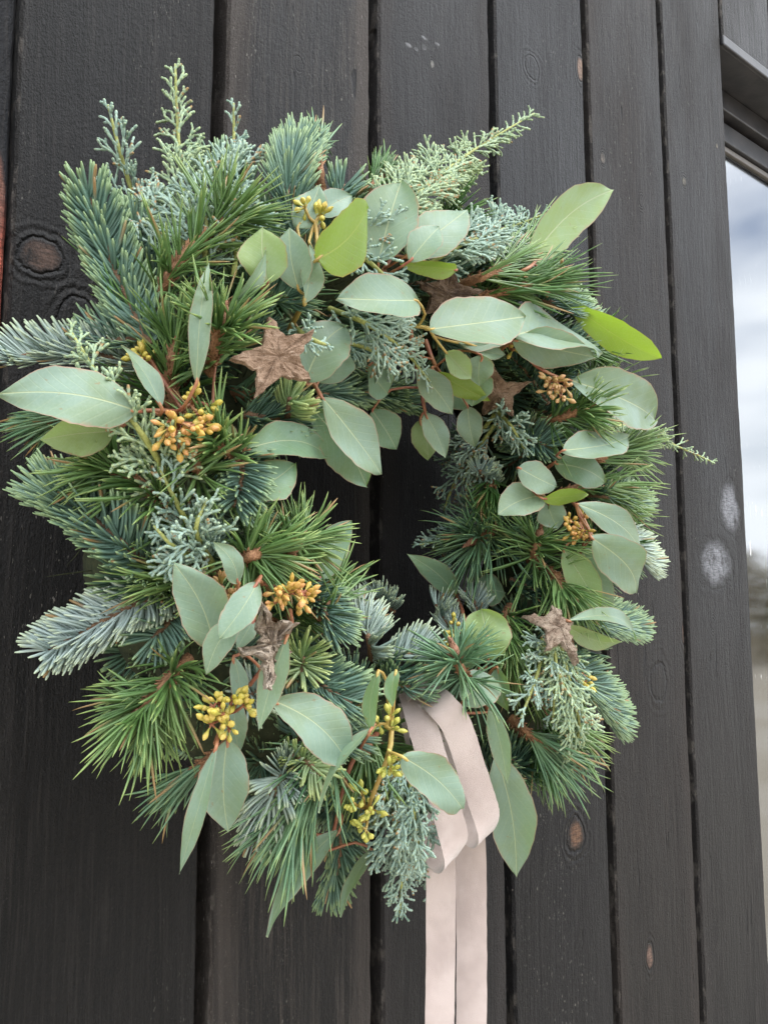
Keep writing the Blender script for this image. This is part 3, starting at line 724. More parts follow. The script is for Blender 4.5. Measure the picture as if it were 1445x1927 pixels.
F((410, 960, .0), (470, 940, .01), (510, 960, .01), mat='fir_blue', nl=.017)
F((470, 570, .01), (530, 560, .02), (580, 580, .02), mat='fir_dark', nl=.017)
F((460, 780, .0), (520, 790, .01), (580, 790, .01), mat='fir_dark', nl=.017, dens=1.2)
F((540, 790, .01), (545, 755, .03), (548, 722, .035), mat='fir_young', nl=.015, up=(-.3, -.9, .4))
F((590, 740, .01), (690, 735, .02), (800, 770, .02), mat='fir_dark', nl=.016, dens=1.25)
F((720, 750, .01), (745, 725, .02), (765, 712, .02), mat='fir_dark', nl=.015)
F((600, 620, -.01), (640, 660, .0), (690, 690, .0), mat='fir_dark', nl=.017)
F((570, 1090, .0), (610, 1150, .02), (640, 1225, .02), mat='fir_blue', nl=.017, dens=1.4)
F((700, 1240, .0), (690, 1190, .02), (665, 1140, .015), mat='fir_silver', nl=.018, dens=1.2)
F((740, 1150, -.01), (715, 1130, -.005), (690, 1120, .0), mat='fir_silver', nl=.015)
F((720, 1240, .0), (770, 1230, .025), (815, 1225, .03), mat='fir_silver', nl=.018, dens=1.2)
F((720, 1260, .0), (760, 1290, .02), (800, 1300, .02), mat='fir_blue', nl=.018)
F((860, 1200, -.005), (830, 1160, .01), (815, 1122, .015), mat='fir_silver', nl=.016, dens=1.2)
F((900, 1160, .0), (890, 1130, .01), (868, 1112, .01), mat='fir_silver', nl=.014)
F((560, 1260, .0), (620, 1300, .015), (690, 1340, .02), mat='fir_blue', nl=.020, dens=1.3)
F((560, 1220, .0), (570, 1250, .02), (550, 1300, .02), mat='fir_young', nl=.016, up=(-.2, -.8, .5))
F((580, 1350, .0), (620, 1380, .01), (690, 1390, .01), mat='fir_blue', nl=.018)
F((500, 1300, .0), (470, 1310, .01), (455, 1350, .01), mat='fir_silver', nl=.018)
F((560, 1430, .01), (520, 1480, .03), (480, 1575, .025), mat='fir_silver', nl=.018, dens=1.2)
F((540, 1420, .01), (585, 1440, .03), (620, 1478, .03), mat='fir_young', nl=.015, arc=1.8, fwdang=70, lift=.1)
F((640, 1540, -.01), (640, 1610, -.005), (612, 1700, .0), mat='fir_dark', nl=.015)
F((940, 830, .0), (1000, 830, .015), (1065, 855, .02), mat='fir_blue', nl=.020, dens=1.2)
F((920, 920, .0), (905, 890, .03), (897, 872, .035), mat='fir_silver', nl=.015)
F((960, 970, .0), (985, 1000, .01), (1000, 1050, .01), mat='fir_dark', nl=.018)
F((1100, 930, -.01), (1150, 935, .0), (1205, 950, .0), mat='fir_blue', nl=.019)
F((1130, 980, -.01), (1180, 1020, .0), (1222, 1075, .0), mat='fir_silver', nl=.019, dens=1.2)
F((1050, 1160, -.01), (1120, 1165, .0), (1200, 1185, .0), mat='fir_blue', nl=.020, dens=1.2)
F((1030, 1220, -.01), (1095, 1280, .0), (1160, 1370, .0), mat='fir_blue', nl=.022, dens=1.3)
F((960, 1090, .0), (1000, 1110, .0), (1050, 1150, .0), mat='fir_dark', nl=.018)
F((1010, 560, -.01), (1060, 580, .0), (1110, 615, .0), mat='fir_blue', nl=.019)
F((1010, 620, -.01), (1070, 650, -.005), (1120, 670, .0), mat='fir_dark', nl=.019)
F((1030, 760, .0), (980, 690, .0), (940, 660, .0), mat='fir_dark', nl=.018)
# pine
N((285, 585, .01), (340, 490, .03), (430, 408, .035), mat='pine', nl=.038, dens=1.0, start=.0, ang=(28, 68), bud=2)
N((395, 700, .01), (405, 650, .03), (415, 610, .04), mat='pine', nl=.036, dens=1.0, start=.0, bud=2)
N((300, 700, .0), (260, 620, .01), (235, 540, .015), mat='pine_dark', nl=.034, dens=.35, bud=False, ang=(15, 40))
N((330, 760, .0), (320, 700, .015), (330, 640, .02), mat='pine', nl=.036, dens=.8, bud=False)
N((606, 360, .0), (600, 310, .01), (598, 268, .012), mat='pine_blue', nl=.034, dens=.7, ang=(2, 24), bud=False, sag=.0)
N((690, 370, -.01), (700, 350, .0), (715, 325, .0), mat='pine_dark', nl=.022, dens=.7, ang=(5, 35), bud=False, sag=0)
N((860, 540, .0), (930, 510, .015), (1000, 470, .02), mat='pine', nl=.052, dens=1.1, ang=(8, 38), start=.1, bud=False, sag=.06)
N((900, 560, .0), (960, 545, .01), (1010, 530, .015), mat='pine_dark', nl=.050, dens=.8, ang=(8, 36), start=.1, bud=False, sag=.06)
N((385, 1030, .0), (290, 930, .025), (192, 866, .03), mat='pine', nl=.030, dens=1.15, start=.15, ang=(35, 75), full=2.2, up=nrm(np.array([-.5, -.6, -.5])))
N((375, 905, .0), (370, 880, .03), (362, 850, .028), mat='pine', nl=.030, dens=1.0, start=.3, ang=(40, 88))
N((450, 1050, .0), (468, 1048, .03), (494, 1040, .026), mat='pine', nl=.032, dens=1.25, start=.2, ang=(40, 88), bud=2)
N((530, 1060, .0), (550, 1035, .03), (568, 1014, .026), mat='pine', nl=.030, dens=1.25, start=.2, ang=(35, 85))
N((600, 1160, .0), (615, 1140, .02), (628, 1110, .02), mat='pine', nl=.036, dens=.8, ang=(5, 40), bud=2, sag=0)
N((355, 1240, .01), (310, 1290, .035), (268, 1335, .045), mat='pine', nl=.033, dens=1.5, start=.0, ang=(30, 80), bud=True, budlen=.012)
N((430, 1400, -.01), (380, 1440, .0), (340, 1470, .0), mat='pine_blue', nl=.034, dens=.7, ang=(5, 30), bud=False)
N((630, 1390, .0), (600, 1440, .02), (565, 1500, .025), mat='pine_blue', nl=.048, dens=1.15, ang=(6, 38), bud=False, start=.2)
N((680, 1350, .0), (690, 1390, .01), (690, 1430, .01), mat='pine', nl=.034, dens=.8, ang=(10, 50), bud=False)
N((880, 1290, .02), (868, 1262, .05), (858, 1234, .062), mat='pine_blue', nl=.033, dens=1.05, start=.3, ang=(35, 100))
N((945, 985, .0), (925, 1000, .02), (895, 1016, .024), mat='pine_blue', nl=.044, dens=1.1, start=.2, ang=(25, 80))
N((1000, 1060, .0), (1005, 1040, .02), (1012, 1014, .024), mat='pine', nl=.042, dens=1.1, start=.2, ang=(45, 92))
N((1010, 1060, .0), (1040, 1080, .015), (1060, 1110, .02), mat='pine', nl=.040, dens=.9, bud=False, ang=(10, 50))
N((930, 890, .0), (925, 905, .02), (920, 925, .03), mat='pine_dark', nl=.034, dens=.8, ang=(5, 32), bud=False)
N((980, 800, .0), (1040, 790, .015), (1100, 770, .025), mat='pine', nl=.034, dens=.9, start=.1, ang=(25, 65))
N((1090, 880, -.005), (1130, 862, .0), (1170, 848, .0), mat='pine', nl=.046, dens=1.1, ang=(10, 48), bud=False)
N((1050, 930, .0), (1100, 915, .0), (1140, 920, .0), mat='pine', nl=.044, dens=.7, ang=(8, 45), bud=False)
N((960, 1140, .0), (950, 1180, .02), (960, 1210, .02), mat='pine', nl=.042, dens=1.0, ang=(8, 50), bud=False)
N((960, 1350, -.01), (1000, 1385, .0), (1040, 1415, .0), mat='pine_blue', nl=.046, dens=1.15, ang=(8, 40), bud=False)
N((980, 1290, .0), (1020, 1330, .0), (1060, 1370, .0), mat='pine', nl=.042, dens=.9, ang=(8, 40), bud=False)
N((190, 770, -.01), (130, 785, -.005), (95, 792, -.005), mat='pine_blue', nl=.036, dens=.8, ang=(3, 25), bud=False)
N((420, 1080, .0), (380, 1090, .015), (330, 1090, .02), mat='pine', nl=.034, dens=.45, ang=(5, 35), bud=False)
N((470, 870, .01), (430, 850, .03), (400, 830, .035), mat='pine', nl=.030, dens=.8, bud=False, ang=(20, 70))
# juniper
J((345, 520, .0), (345, 380, .01), (335, 240, .015), (330, 122, .015), mat='juniper_fresh', width=.026)
J((290, 480, .0), (255, 380, .005), (225, 280, .01), (204, 198, .01), mat='juniper', width=.026)
J((430, 460, .0), (430, 350, .005), (440, 270, .01), (440, 195, .01), mat='juniper', width=.024)
J((330, 500, .01), (290, 410, .015), (280, 340, .02), mat='juniper', width=.026)
J((380, 520, .01), (390, 430, .02), (375, 330, .02), mat='juniper', width=.028)
J((440, 520, .01), (450, 440, .015), (470, 370, .015), mat='juniper', width=.024)
J((670, 470, .0), (760, 385, .01), (880, 290, .01), (1003, 214, .01), mat='juniper_fresh', width=.030, dens=1.25)
J((800, 500, .0), (890, 450, .01), (980, 420, .015), (1060, 388, .015), mat='juniper', width=.026, dens=1.2)
J((640, 480, .0), (690, 440, .015), (760, 420, .02), mat='juniper', width=.026)
J((620, 580, .0), (690, 610, .03), (760, 660, .04), (810, 720, .04), mat='juniper', width=.024)
J((640, 470, .01), (690, 490, .025), (730, 530, .03), (738, 565, .03), mat='juniper', width=.018)
J((560, 620, .01), (590, 640, .04), (620, 650, .045), mat='juniper', width=.012)
J((350, 960, .0), (270, 820, .04), (200, 730, .045), (133, 622, .045), mat='juniper_fresh', width=.022)
J((400, 1070, .0), (340, 960, .025), (300, 880, .03), mat='juniper', width=.026)
J((400, 1060, .0), (370, 1000, .03), (390, 940, .03), mat='juniper', width=.022)
J((390, 1060, .0), (330, 1030, .03), (290, 990, .03), mat='juniper', width=.018)
J((930, 780, .0), (880, 850, .0), (850, 920, -.01), (835, 960, -.02), mat='juniper_dark', width=.026)
J((930, 800, .0), (890, 860, .01), (870, 910, .0), mat='juniper', width=.026)
J((940, 880, -.01), (890, 960, -.01), (850, 1010, -.015), (790, 1025, -.01), mat='juniper', width=.026)
J((930, 960, -.01), (890, 1010, -.01), (830, 1070, -.01), mat='juniper', width=.026)
J((930, 770, .0), (960, 800, .02), (990, 850, .02), mat='juniper', width=.022)
J((1120, 810, .0), (1190, 802, .0), (1270, 838, .0), (1342, 870, .0), mat='juniper_fresh', width=.022)
J((1040, 1190, .01), (1050, 1270, .025), (1090, 1370, .02), (1040, 1480, .015), mat='juniper_fresh', width=.024, droop=.06)
J((1030, 1190, .01), (1010, 1270, .025), (980, 1350, .025), mat='juniper', width=.024, droop=.06)
J((1050, 1190, .01), (1070, 1280, .015), (1090, 1340, .015), mat='juniper', width=.026, droop=.06)
J((1020, 1200, .01), (1040, 1290, .02), (1040, 1360, .02), mat='juniper', width=.022, droop=.06)
J((760, 1420, .0), (745, 1540, .015), (755, 1640, .015), (752, 1720, .01), mat='juniper', width=.026, droop=.05)
J((770, 1440, .0), (780, 1550, .015), (800, 1640, .015), (820, 1725, .01), mat='juniper', width=.024, droop=.05)
J((755, 1430, .0), (720, 1510, .01), (700, 1560, .01), mat='juniper', width=.022, droop=.05)
J((790, 1400, .0), (800, 1470, .0), (795, 1540, .0), mat='juniper_dark', width=.024)
J((640, 640, .0), (700, 660, .02), (740, 690, .03), mat='juniper', width=.018)

# ------------------------------------------------------------------ eucalyptus: stem, leaves, seed clusters
LA, LC = (.74, 1.0), (.90, 1.15)          # broad and lance-shaped outlines
RO = (.62, .80)
euc([(420, 830, .0), (350, 780, .03), (255, 772, .045)],
    [(258, 774, .045, -2, 742, .05, 112, 'leaf', dict(shape=(.82, 1.05), upk=.5)), (215, 812, .035, 76, 828, .045, 78, 'leaf_olive', dict(upk=-.3)),
     (305, 768, .04, 228, 650, .04, 34, 'leaf', dict(shape=LC, roll=35)), (370, 722, .04, 394, 494, .05, 42, 'leaf', dict(shape=LC, roll=15))],
    [(340, 805, .045, 52, 34, 'seed_orange'), (372, 752, .04, 34, 12, 'seed_yellow'), (275, 665, .02, 34, 12, 'seed_yellow')])
euc([(420, 600, .0), (450, 570, .02), (480, 530, .03)],
    [(438, 565, .03, 500, 470, .045, 26, 'leaf', dict(shape=LC, roll=50)), (505, 535, .03, 495, 428, .035, 92, 'leaf_olive', dict(upk=.1)), (400, 790, .01, 425, 880, .02, 74, 'leaf_olive', dict())])
euc([(545, 620, .0), (575, 560, .03), (600, 484, .045)],
    [(597, 488, .045, 692, 392, .05, 96, 'leaf_fresh', dict(upk=-.9, shape=(.5, .55), cup=.05)), (562, 545, .03, 545, 428, .035, 74, 'leaf', dict(upk=.3)),
     (572, 572, .03, 583, 458, .03, 44, 'leaf', dict(shape=LC, roll=40)), (560, 430, .02, 602, 348, .025, 62, 'leaf', dict()), (600, 405, .02, 662, 368, .025, 56, 'leaf', dict())],
    [(592, 402, .035, 30, 12, 'seed_yellow')], smat='euc_stem_y')
euc([(690, 560, .0), (720, 510, .01), (740, 480, .01)],
    [(712, 495, .02, 755, 342, .03, 112, 'leaf', dict(shape=RO)), (765, 480, .025, 880, 395, .03, 84, 'leaf', dict(shape=LA)), (770, 492, .035, 826, 428, .04, 60, 'leaf', dict()),
     (862, 440, .01, 876, 395, .01, 24, 'leaf', dict(roll=40)), (860, 508, .02, 752, 497, .02, 34, 'leaf_fresh', dict(upk=-.8))])
euc([(740, 640, .0), (760, 615, .03), (808, 617, .045)],
    [(808, 620, .045, 988, 596, .05, 100, 'leaf', dict(shape=(.74, .98), upk=.5)), (860, 645, .025, 968, 634, .02, 62, 'leaf', dict()), (785, 566, .04, 634, 562, .04, 84, 'leaf', dict(shape=(.72, .88), upk=.5)),
     (838, 662, .035, 887, 712, .04, 44, 'leaf_olive', dict()), (890, 650, .025, 950, 668, .025, 28, 'leaf', dict())], smat='euc_stem_y')
euc([(770, 610, .02), (780, 670, .035), (800, 775, .035)],
    [(800, 778, .035, 838, 862, .05, 46, 'leaf', dict(upk=.4)), (790, 790, .02, 805, 867, .02, 56, 'leaf_olive', dict(upk=-.2)), (783, 695, .03, 852, 780, .04, 56, 'leaf', dict()),
     (700, 772, .02, 746, 846, .015, 66, 'leaf_deep', dict())])
euc([(800, 640, .01), (820, 690, .03), (850, 730, .03)],
    [(818, 700, .03, 922, 755, .04, 40, 'leaf_fresh', dict(upk=-.6)), (890, 690, .02, 888, 765, .02, 70, 'leaf_deep', dict()), (880, 765, .02, 893, 842, .03, 50, 'leaf', dict(upk=.2)),
     (905, 668, .03, 902, 726, .03, 58, 'leaf', dict()), (835, 715, .01, 880, 770, .01, 60, 'leaf_deep', dict()), (690, 692, .02, 730, 742, .02, 60, 'leaf_deep', dict())])
euc([(560, 680, .0), (585, 715, .025), (605, 745, .035)],
    [(606, 748, .035, 717, 893, .055, 76, 'leaf', dict(upk=.6, shape=(.85, .95))), (588, 770, .02, 690, 916, .02, 92, 'leaf_deep', dict(upk=.3)), (575, 715, .02, 648, 614, .02, 104, 'leaf', dict(shape=RO)),
     (598, 720, .015, 660, 668, .01, 58, 'leaf', dict())])
euc([(430, 900, .0), (445, 880, .015), (460, 860, .02)],
    [(462, 845, .02, 622, 862, .02, 68, 'leaf_deep', dict(upk=.3)), (455, 932, .015, 556, 872, .015, 84, 'leaf_deep', dict())])
euc([(960, 520, .0), (1000, 500, .01), (1015, 475, .015)],
    [(985, 505, -.03, 1152, 357, .01, 80, 'leaf_olive', dict(upk=-.3, shape=(.95, 1.0)))],
    [(1040, 528, .015, 36, 16, 'seed_brown')])
euc([(980, 540, .0), (1030, 550, .015), (1068, 568, .02)],
    [(1068, 568, .055, 1244, 674, .075, 58, 'leaf_fresh', dict(upk=-.5, shape=(.8, .9)))])
euc([(940, 660, .01), (965, 645, .03), (1010, 690, .03), (1060, 715, .03)],
    [(968, 632, .03, 1130, 668, .04, 62, 'leaf', dict(upk=.6)), (965, 640, .025, 1118, 672, .03, 76, 'leaf', dict(upk=-.1)), (1072, 715, .02, 1232, 792, .02, 92, 'leaf', dict(upk=.2))],
    [(1045, 728, .035, 46, 26, 'seed_brown'), (965, 655, .02, 18, 6, 'seed_yellow')])
euc([(1000, 900, .0), (1030, 880, .02), (1055, 862, .025)],
    [(1058, 848, .035, 1182, 822, .045, 58, 'leaf', dict()), (1045, 872, .015, 1138, 908, .015, 66, 'leaf_deep', dict())])
euc([(1010, 960, .0), (1020, 935, .02), (1000, 900, .035)],
    [(975, 880, .04, 1046, 916, .04, 56, 'leaf', dict(shape=RO)), (1022, 932, .03, 936, 968, .04, 66, 'leaf', dict(shape=RO)), (1020, 938, .035, 1106, 930, .04, 30, 'leaf_fresh', dict(upk=-.7)),
     (1030, 945, .02, 1050, 995, .02, 56, 'leaf', dict())])
euc([(1060, 930, .0), (1085, 955, .02), (1115, 1010, .03)],
    [(1085, 948, .04, 1207, 1056, .055, 50, 'leaf', dict(shape=LC)), (1113, 1012, .035, 1196, 1116, .045, 82, 'leaf', dict(shape=(.7, .95), upk=.2)), (1060, 1035, .015, 1128, 1148, .02, 62, 'leaf_olive', dict()),
     (1095, 1030, .01, 1150, 1152, .01, 72, 'leaf', dict()), (1090, 1110, .0, 1140, 1165, .0, 60, 'leaf_deep', dict())],
    [(1080, 985, .03, 40, 24, 'seed_orange')])
euc([(1030, 1170, .0), (1050, 1168, .01), (1068, 1170, .015)],
    [(1068, 1168, .03, 1196, 1206, .045, 26, 'leaf', dict(shape=LC)), (1066, 1178, .02, 1170, 1208, .03, 34, 'leaf_olive', dict(upk=-.3))],
    [(1092, 1277, .02, 30, 14, 'seed_yellow')])
euc([(880, 1200, .0), (870, 1150, .01), (858, 1120, .01)],
    [(860, 1122, .0, 765, 1042, .0, 46, 'leaf_deep', dict(upk=-.2, shape=LC)), (918, 1242, .03, 905, 1146, .045, 92, 'leaf_olive', dict(shape=(.45, .5), upk=-.6)),
     (895, 1110, .0, 950, 1115, .0, 60, 'leaf_deep', dict())],
    [(852, 1185, .02, 24, 8, 'seed_yellow')])
euc([(440, 1120, .0), (425, 1180, .025), (405, 1220, .03)],
    [(405, 1222, .03, 326, 1058, .045, 96, 'leaf', dict(shape=(.8, .95), upk=.3)), (448, 1098, .03, 403, 1020, .045, 44, 'leaf', dict(shape=LA, roll=20))],
    [(432, 1110, .03, 32, 14, 'seed_brown')])
euc([(520, 1120, .01), (490, 1095, .03), (480, 1098, .04)],
    [(486, 1095, .045, 413, 1202, .055, 60, 'leaf', dict(shape=(.8, .75))), (445, 1165, .04, 388, 1270, .045, 54, 'leaf', dict()), (478, 1168, .025, 446, 1222, .03, 36, 'leaf', dict())],
    [(545, 1112, .04, 50, 36, 'seed_orange')])
euc([(545, 1150, .01), (542, 1190, .04), (470, 1290, .03)],
    [(541, 1196, .045, 487, 1376, .05, 52, 'leaf', dict(shape=LC, roll=20)), (440, 1235, .025, 448, 1345, .03, 34, 'leaf', dict(shape=LC)), (515, 1318, .035, 652, 1430, .05, 96, 'leaf', dict(shape=(.7, .62), upk=.5))])
euc([(450, 1290, .01), (425, 1350, .035), (405, 1400, .045)],
    [(428, 1390, .035, 430, 1566, .055, 94, 'leaf', dict(shape=(.82, 1.1), upk=.2)), (408, 1402, .05, 338, 1645, .05, 36, 'leaf', dict(shape=LC, roll=25)), (440, 1310, .02, 450, 1420, .03, 46, 'leaf', dict(shape=LC))],
    [(425, 1335, .05, 50, 36, 'seed_yellow')])
euc([(710, 1380, .0), (660, 1440, .015), (620, 1600, .015)],
    [(700, 1370, .045, 600, 1530, .05, 20, 'leaf', dict(shape=LC, roll=60)), (640, 1560, .015, 503, 1764, .03, 46, 'leaf', dict(shape=LC, roll=25)), (702, 1600, .01, 640, 1726, .01, 22, 'leaf', dict(shape=LC, roll=50)),
     (560, 1585, .0, 533, 1682, .0, 20, 'leaf_deep', dict(shape=LC, roll=50))])
euc([(730, 1300, .01), (735, 1400, .035), (700, 1500, .03), (680, 1560, .02)],
    [(757, 1424, .045, 870, 1522, .06, 80, 'leaf', dict(shape=(.55, .5), upk=.3)), (712, 1262, .05, 700, 1382, .05, 30, 'leaf_deep', dict(shape=LC, roll=45)), (745, 1262, .055, 738, 1330, .055, 28, 'leaf_deep', dict(shape=LA, roll=30))],
    [(735, 1425, .045, 34, 14, 'seed_green'), (722, 1365, .035, 26, 9, 'seed_green'), (680, 1525, .03, 46, 20, 'seed_green')], smat='euc_stem_y')
euc([(890, 1300, .0), (915, 1330, .01), (930, 1420, .01)],
    [(932, 1415, .01, 972, 1650, .025, 88, 'leaf', dict(shape=(.85, 1.0), upk=.2)), (922, 1325, .025, 955, 1475, .03, 40, 'leaf', dict(shape=LC, roll=25)), (868, 1322, .02, 938, 1285, .02, 76, 'leaf', dict(shape=RO)),
     (935, 1255, .02, 958, 1342, .02, 42, 'leaf_deep', dict(shape=LC, roll=30))])
euc([(600, 1120, .0), (610, 1095, .0), (615, 1080, .0)],
    [(600, 1092, .0, 662, 980, .0, 62, 'leaf_deep', dict(upk=-.2))])

# ------------------------------------------------------------------ bark stars
def star_mat(name, a, b, c3, seed):
    k = NT(name); p = k.pos(); n1 = k.noise(k.map(p, (1, 1, 1), (seed, 0, seed)), 110, 6, .72); n2 = k.noise(k.map(p, (.35, .6, 1.3), (0, seed, 0)), 460, 5, .7); n3 = k.noise(p, 1100, 3)
    c = k.mix(k.rng(n1, .36, .62), a, b); c = k.mix(k.rng(n2, .56, .68, 0, .85), c, c3); c = k.mix(k.rng(n3, .55, .75, 0, .4), c, tuple(x * .35 for x in a))
    h = k.math('ADD', n1, k.math('ADD', k.math('MULTIPLY', n2, .8), k.math('MULTIPLY', n3, .3)))
    return k.done(k.pbsdf(c, .8, k.bump(h, 1.0, .0030), spec=.25))
def star(tips, off, label, mat, inner=.47, rough=.0014, curl=0.0, th=.0026, center=None):
    """tips: five (px, py, extra off) round the star"""
    T = [S(t[0], t[1], off + (t[2] if len(t) > 2 else 0)) for t in tips]; T = np.array(T); c = T.mean(0) if center is None else S(center[0], center[1], off + center[2])
    nn = np.zeros(3)
    for i in range(5): nn += np.cross(T[i] - c, T[(i + 1) % 5] - c)
    nn = nrm(nn)
    if nn @ (CAM - c) < 0: nn = -nn
    ring = []
    for i in range(5):
        a0, b0 = T[i], T[(i + 1) % 5]; inn = c + ((a0 + b0) / 2 - c) * (inner / .80)
        ring += [a0 + (inn - a0) * t for t in np.linspace(0, 1, 10, endpoint=False)] + [inn + (b0 - inn) * t for t in np.linspace(0, 1, 10, endpoint=False)]
    ring = np.array(ring); n = len(ring)
    ring = ring + np.array([[mnoise.noise(Vector(q * 260)), mnoise.noise(Vector(q * 260 + 9)), mnoise.noise(Vector(q * 260 + 17))] for q in ring]) * rough
    V = []; A = []; F4 = []; F3 = []
    ks = [1.0, .97, .88, .76, .64, .52, .40, .28, .14]
    def dsp(q): return (mnoise.noise(Vector(q * 150)) * .8 + mnoise.noise(Vector(q * 520)) * .5 + mnoise.noise(Vector((q[0] * 250, q[1] * 250, q[2] * 1100))) * .35)
    Rm = np.linalg.norm(T - c, axis=1).max()
    def bow(q): return nn * curl * (np.linalg.norm(q - c) / Rm) ** 2 * Rm
    for kk, f in enumerate(ks):
        for q in ring:
            w = c + (q - c) * f; e = 0 if kk == 0 else 1
            V.append(w + bow(w) + nn * (th / 2 * (.92 if kk == 0 else 1) + dsp(w) * rough * 1.3)); A.append((0, 0, 0))
    V.append(c + nn * (th / 2 + dsp(c) * rough)); A.append((0, 0, 0)); ci = len(V) - 1
    nb = len(V)
    for q in ring: V.append(q + bow(q) - nn * th / 2 * (1 + .5 * dsp(q))); A.append((0, 0, 0))
    V.append(c - nn * th / 2); A.append((0, 0, 0))
    for kk in range(len(ks) - 1):
        for i in range(n): F4.append((kk * n + i, kk * n + (i + 1) % n, (kk + 1) * n + (i + 1) % n, (kk + 1) * n + i))
    l = (len(ks) - 1) * n
    for i in range(n): F3.append((l + i, l + (i + 1) % n, ci)); F3.append((nb + (i + 1) % n, nb + i, nb + n)); F4.append((i, nb + i, nb + (i + 1) % n, (i + 1) % n))
    a = Acc(); a.add(V, A, F4, F3)
    o = link('bark_star', a.mesh('bark_star', True, c), mat); o.location = c
    md = o.modifiers.new('crisp', 'EDGE_SPLIT'); md.split_angle = rad(42)
    tag(o, label, 'star', 'bark stars tucked into the wreath'); return o
sm1 = star_mat('star_bark_brown', (.17, .105, .065), (.33, .225, .155), (.44, .33, .25), 1.0)
sm2 = star_mat('star_bark_dark', (.055, .032, .020), (.13, .085, .055), (.20, .14, .10), 3.0)
sm3 = star_mat('star_bark_grey', (.20, .14, .10), (.36, .285, .22), (.10, .06, .04), 5.0)
sm4 = star_mat('star_bark_gnarled', (.30, .23, .17), (.42, .35, .28), (.06, .04, .03), 7.0)
star([(505, 598, .0), (594, 620, .012), (584, 718, .012), (482, 748, .01), (434, 674, .0)], .052, 'brown bark star with a flat face, leftmost star above the wreath opening', sm1, curl=-.05)
star([(846, 500, .0), (908, 545, .0), (870, 600, .0), (800, 590, .0), (780, 530, .0)], .022, 'darkest bark star, tucked behind the big sage leaf at the top right', sm2)
star([(925, 690, .0), (1002, 718, .0), (966, 784, .01), (905, 780, .0), (885, 720, .0)], .022, 'bark star half hidden by leaves, beside the brown seed cluster', sm1)
star([(488, 1142, .0), (566, 1160, .012), (540, 1235, .0), (500, 1302, .015), (450, 1236, .0)], .05, 'gnarled pale bark star with a curled arm, among the lower left leaves', sm4, rough=.0048, curl=.20, inner=.42, th=.004)
star([(1042, 1132, .0), (1080, 1168, .0), (1094, 1238, .012), (1034, 1218, .01), (988, 1154, .006)], .04, 'greyish bark star at the lower right, above the drooping juniper', sm3, rough=.0024, curl=-.22)

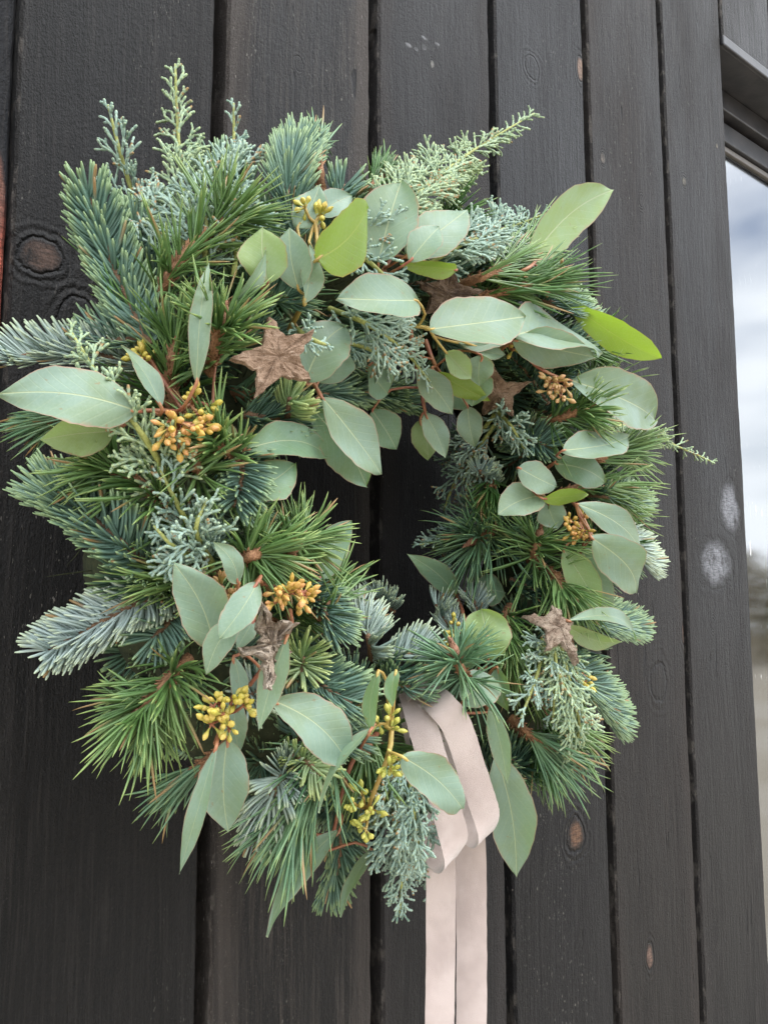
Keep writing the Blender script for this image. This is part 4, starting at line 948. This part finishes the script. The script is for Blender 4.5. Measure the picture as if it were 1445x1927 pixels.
# ------------------------------------------------------------------ velvet ribbon
k = NT('velvet'); p = k.pos(); n = k.noise(k.map(p, (1, 1, 1)), 2200, 3, .7); n2 = k.noise(p, 40, 3, .5); n3 = k.noise(k.map(p, (1, 1, .25)), 160, 3)
cc = k.mix(k.rng(n2, .32, .70), (.45, .37, .345), (.57, .48, .45)); cc = k.mix(k.rng(n3, .5, .75, 0, .2), cc, (.66, .60, .57)); cc = k.mix(k.rng(n, .4, .7, 0, .25), cc, (.44, .36, .335))  # pale streaks: the velvet's patchy sheen painted into the colour
mv = k.done(k.pbsdf(cc, .85, k.bump(n, .8, .0006), spec=.1, Sheen_Weight=.5, Sheen_Roughness=.45))
rib = empty('ribbon', tuple(S(785, 1300, .02)))
tag(rib, 'pale pinkish grey velvet ribbon with two loops and two long tails below the wreath', 'ribbon')
def strip(name, pts, wpx, sides, n=60):
    """ribbon along pts; sides: width direction at start and end"""
    c = curve(pts, n); kk = len(c); s = np.linspace(0, 1, kk); tg = nrm(np.gradient(c, axis=0))
    s0, s1 = np.asarray(sides[0], float), np.asarray(sides[-1], float)
    a = Acc(); V = []; A = []; nv = 7
    for i in range(kk):
        if len(sides) == 3:              # (start, turn, end): the turn applies only round the bottom of the loop
            m_ = np.asarray(sides[1], float); g = math.exp(-((s[i] - .50) / .15) ** 2); b_ = s0 + (s1 - s0) * s[i]; w = b_ * (1 - g) + m_ * g
        else: w = s0 + (s1 - s0) * s[i]
        w = nrm(w - (w @ tg[i]) * tg[i]); nn = np.cross(tg[i], w)
        hw = mm(wpx, c[0]) / 2
        for j in range(nv):
            v = j / (nv - 1) * 2 - 1
            fz = random.uniform(-1, 1) * .00016 if j in (0, nv - 1) else 0
            V.append(c[i] + w * (v * hw + fz) + nn * .0006 * mnoise.noise(Vector((s[i] * 5, v * .7, wpx * .1)))); A.append((s[i], 0, v))
    F_ = [(i * nv + j, i * nv + j + 1, (i + 1) * nv + j + 1, (i + 1) * nv + j) for i in range(kk - 1) for j in range(nv - 1)]
    a.add(V, A, F_); o = link(name, a.mesh(name, True, c[0]), mv); o.location = c[0]
    o.parent = rib; o.matrix_parent_inverse = Matrix.Translation(rib.location).inverted()
    md = o.modifiers.new('thick', 'SOLIDIFY'); md.thickness = .0005; md.offset = 0
    es = o.modifiers.new('crisp', 'EDGE_SPLIT'); es.split_angle = rad(55)
    return o
RX = nrm(RIGHT * 1.0); DEP = np.array([0, -1., 0])
def Q(px, py, d): return P(px, py, d)
# left loop, right loop: out along the front, round at the bottom and back behind
strip('loop', [Q(776, 1300, .135), Q(795, 1365, .152), Q(822, 1460, .157), Q(846, 1545, .158), Q(855, 1585, .157), Q(853, 1612, .152), Q(841, 1626, .144), Q(826, 1614, .136), Q(814, 1580, .131), Q(804, 1520, .128), Q(792, 1420, .126), Q(775, 1320, .122)], 54, [RX * .9 + UPV * .2, RX * .50 + UPV * .30 + FWD * .62, RX * .9 + UPV * .2], n=96)
strip('loop', [Q(800, 1304, .138), Q(828, 1325, .160), Q(860, 1368, .166), Q(888, 1450, .163), Q(911, 1520, .160), Q(918, 1550, .157), Q(916, 1570, .151), Q(906, 1580, .144), Q(892, 1568, .137), Q(880, 1530, .133), Q(866, 1460, .133), Q(842, 1385, .136), Q(815, 1335, .138), Q(795, 1315, .130)], 54, [RX * .7 + UPV * .6, RX * .55 + UPV * .30 + FWD * .55, RX * .8 + UPV * .4], n=104)
strip('tail', [Q(780, 1310, .118), Q(805, 1420, .122), Q(827, 1560, .118), Q(829, 1750, .108), Q(827, 1935, .102), Q(826, 2080, .096)], 56, [RX, RX])
strip('tail', [Q(800, 1315, .120), Q(850, 1420, .122), Q(882, 1560, .116), Q(887, 1750, .106), Q(887, 1935, .100), Q(886, 2100, .094)], 60, [RX, RX * 1.0])
strip('knot', [Q(760, 1318, .128), Q(775, 1296, .145), Q(800, 1296, .150), Q(815, 1316, .140)], 30, [UPV, UPV], n=24)

for o in bpy.data.objects:
    if '_w' in o: del o['_w']
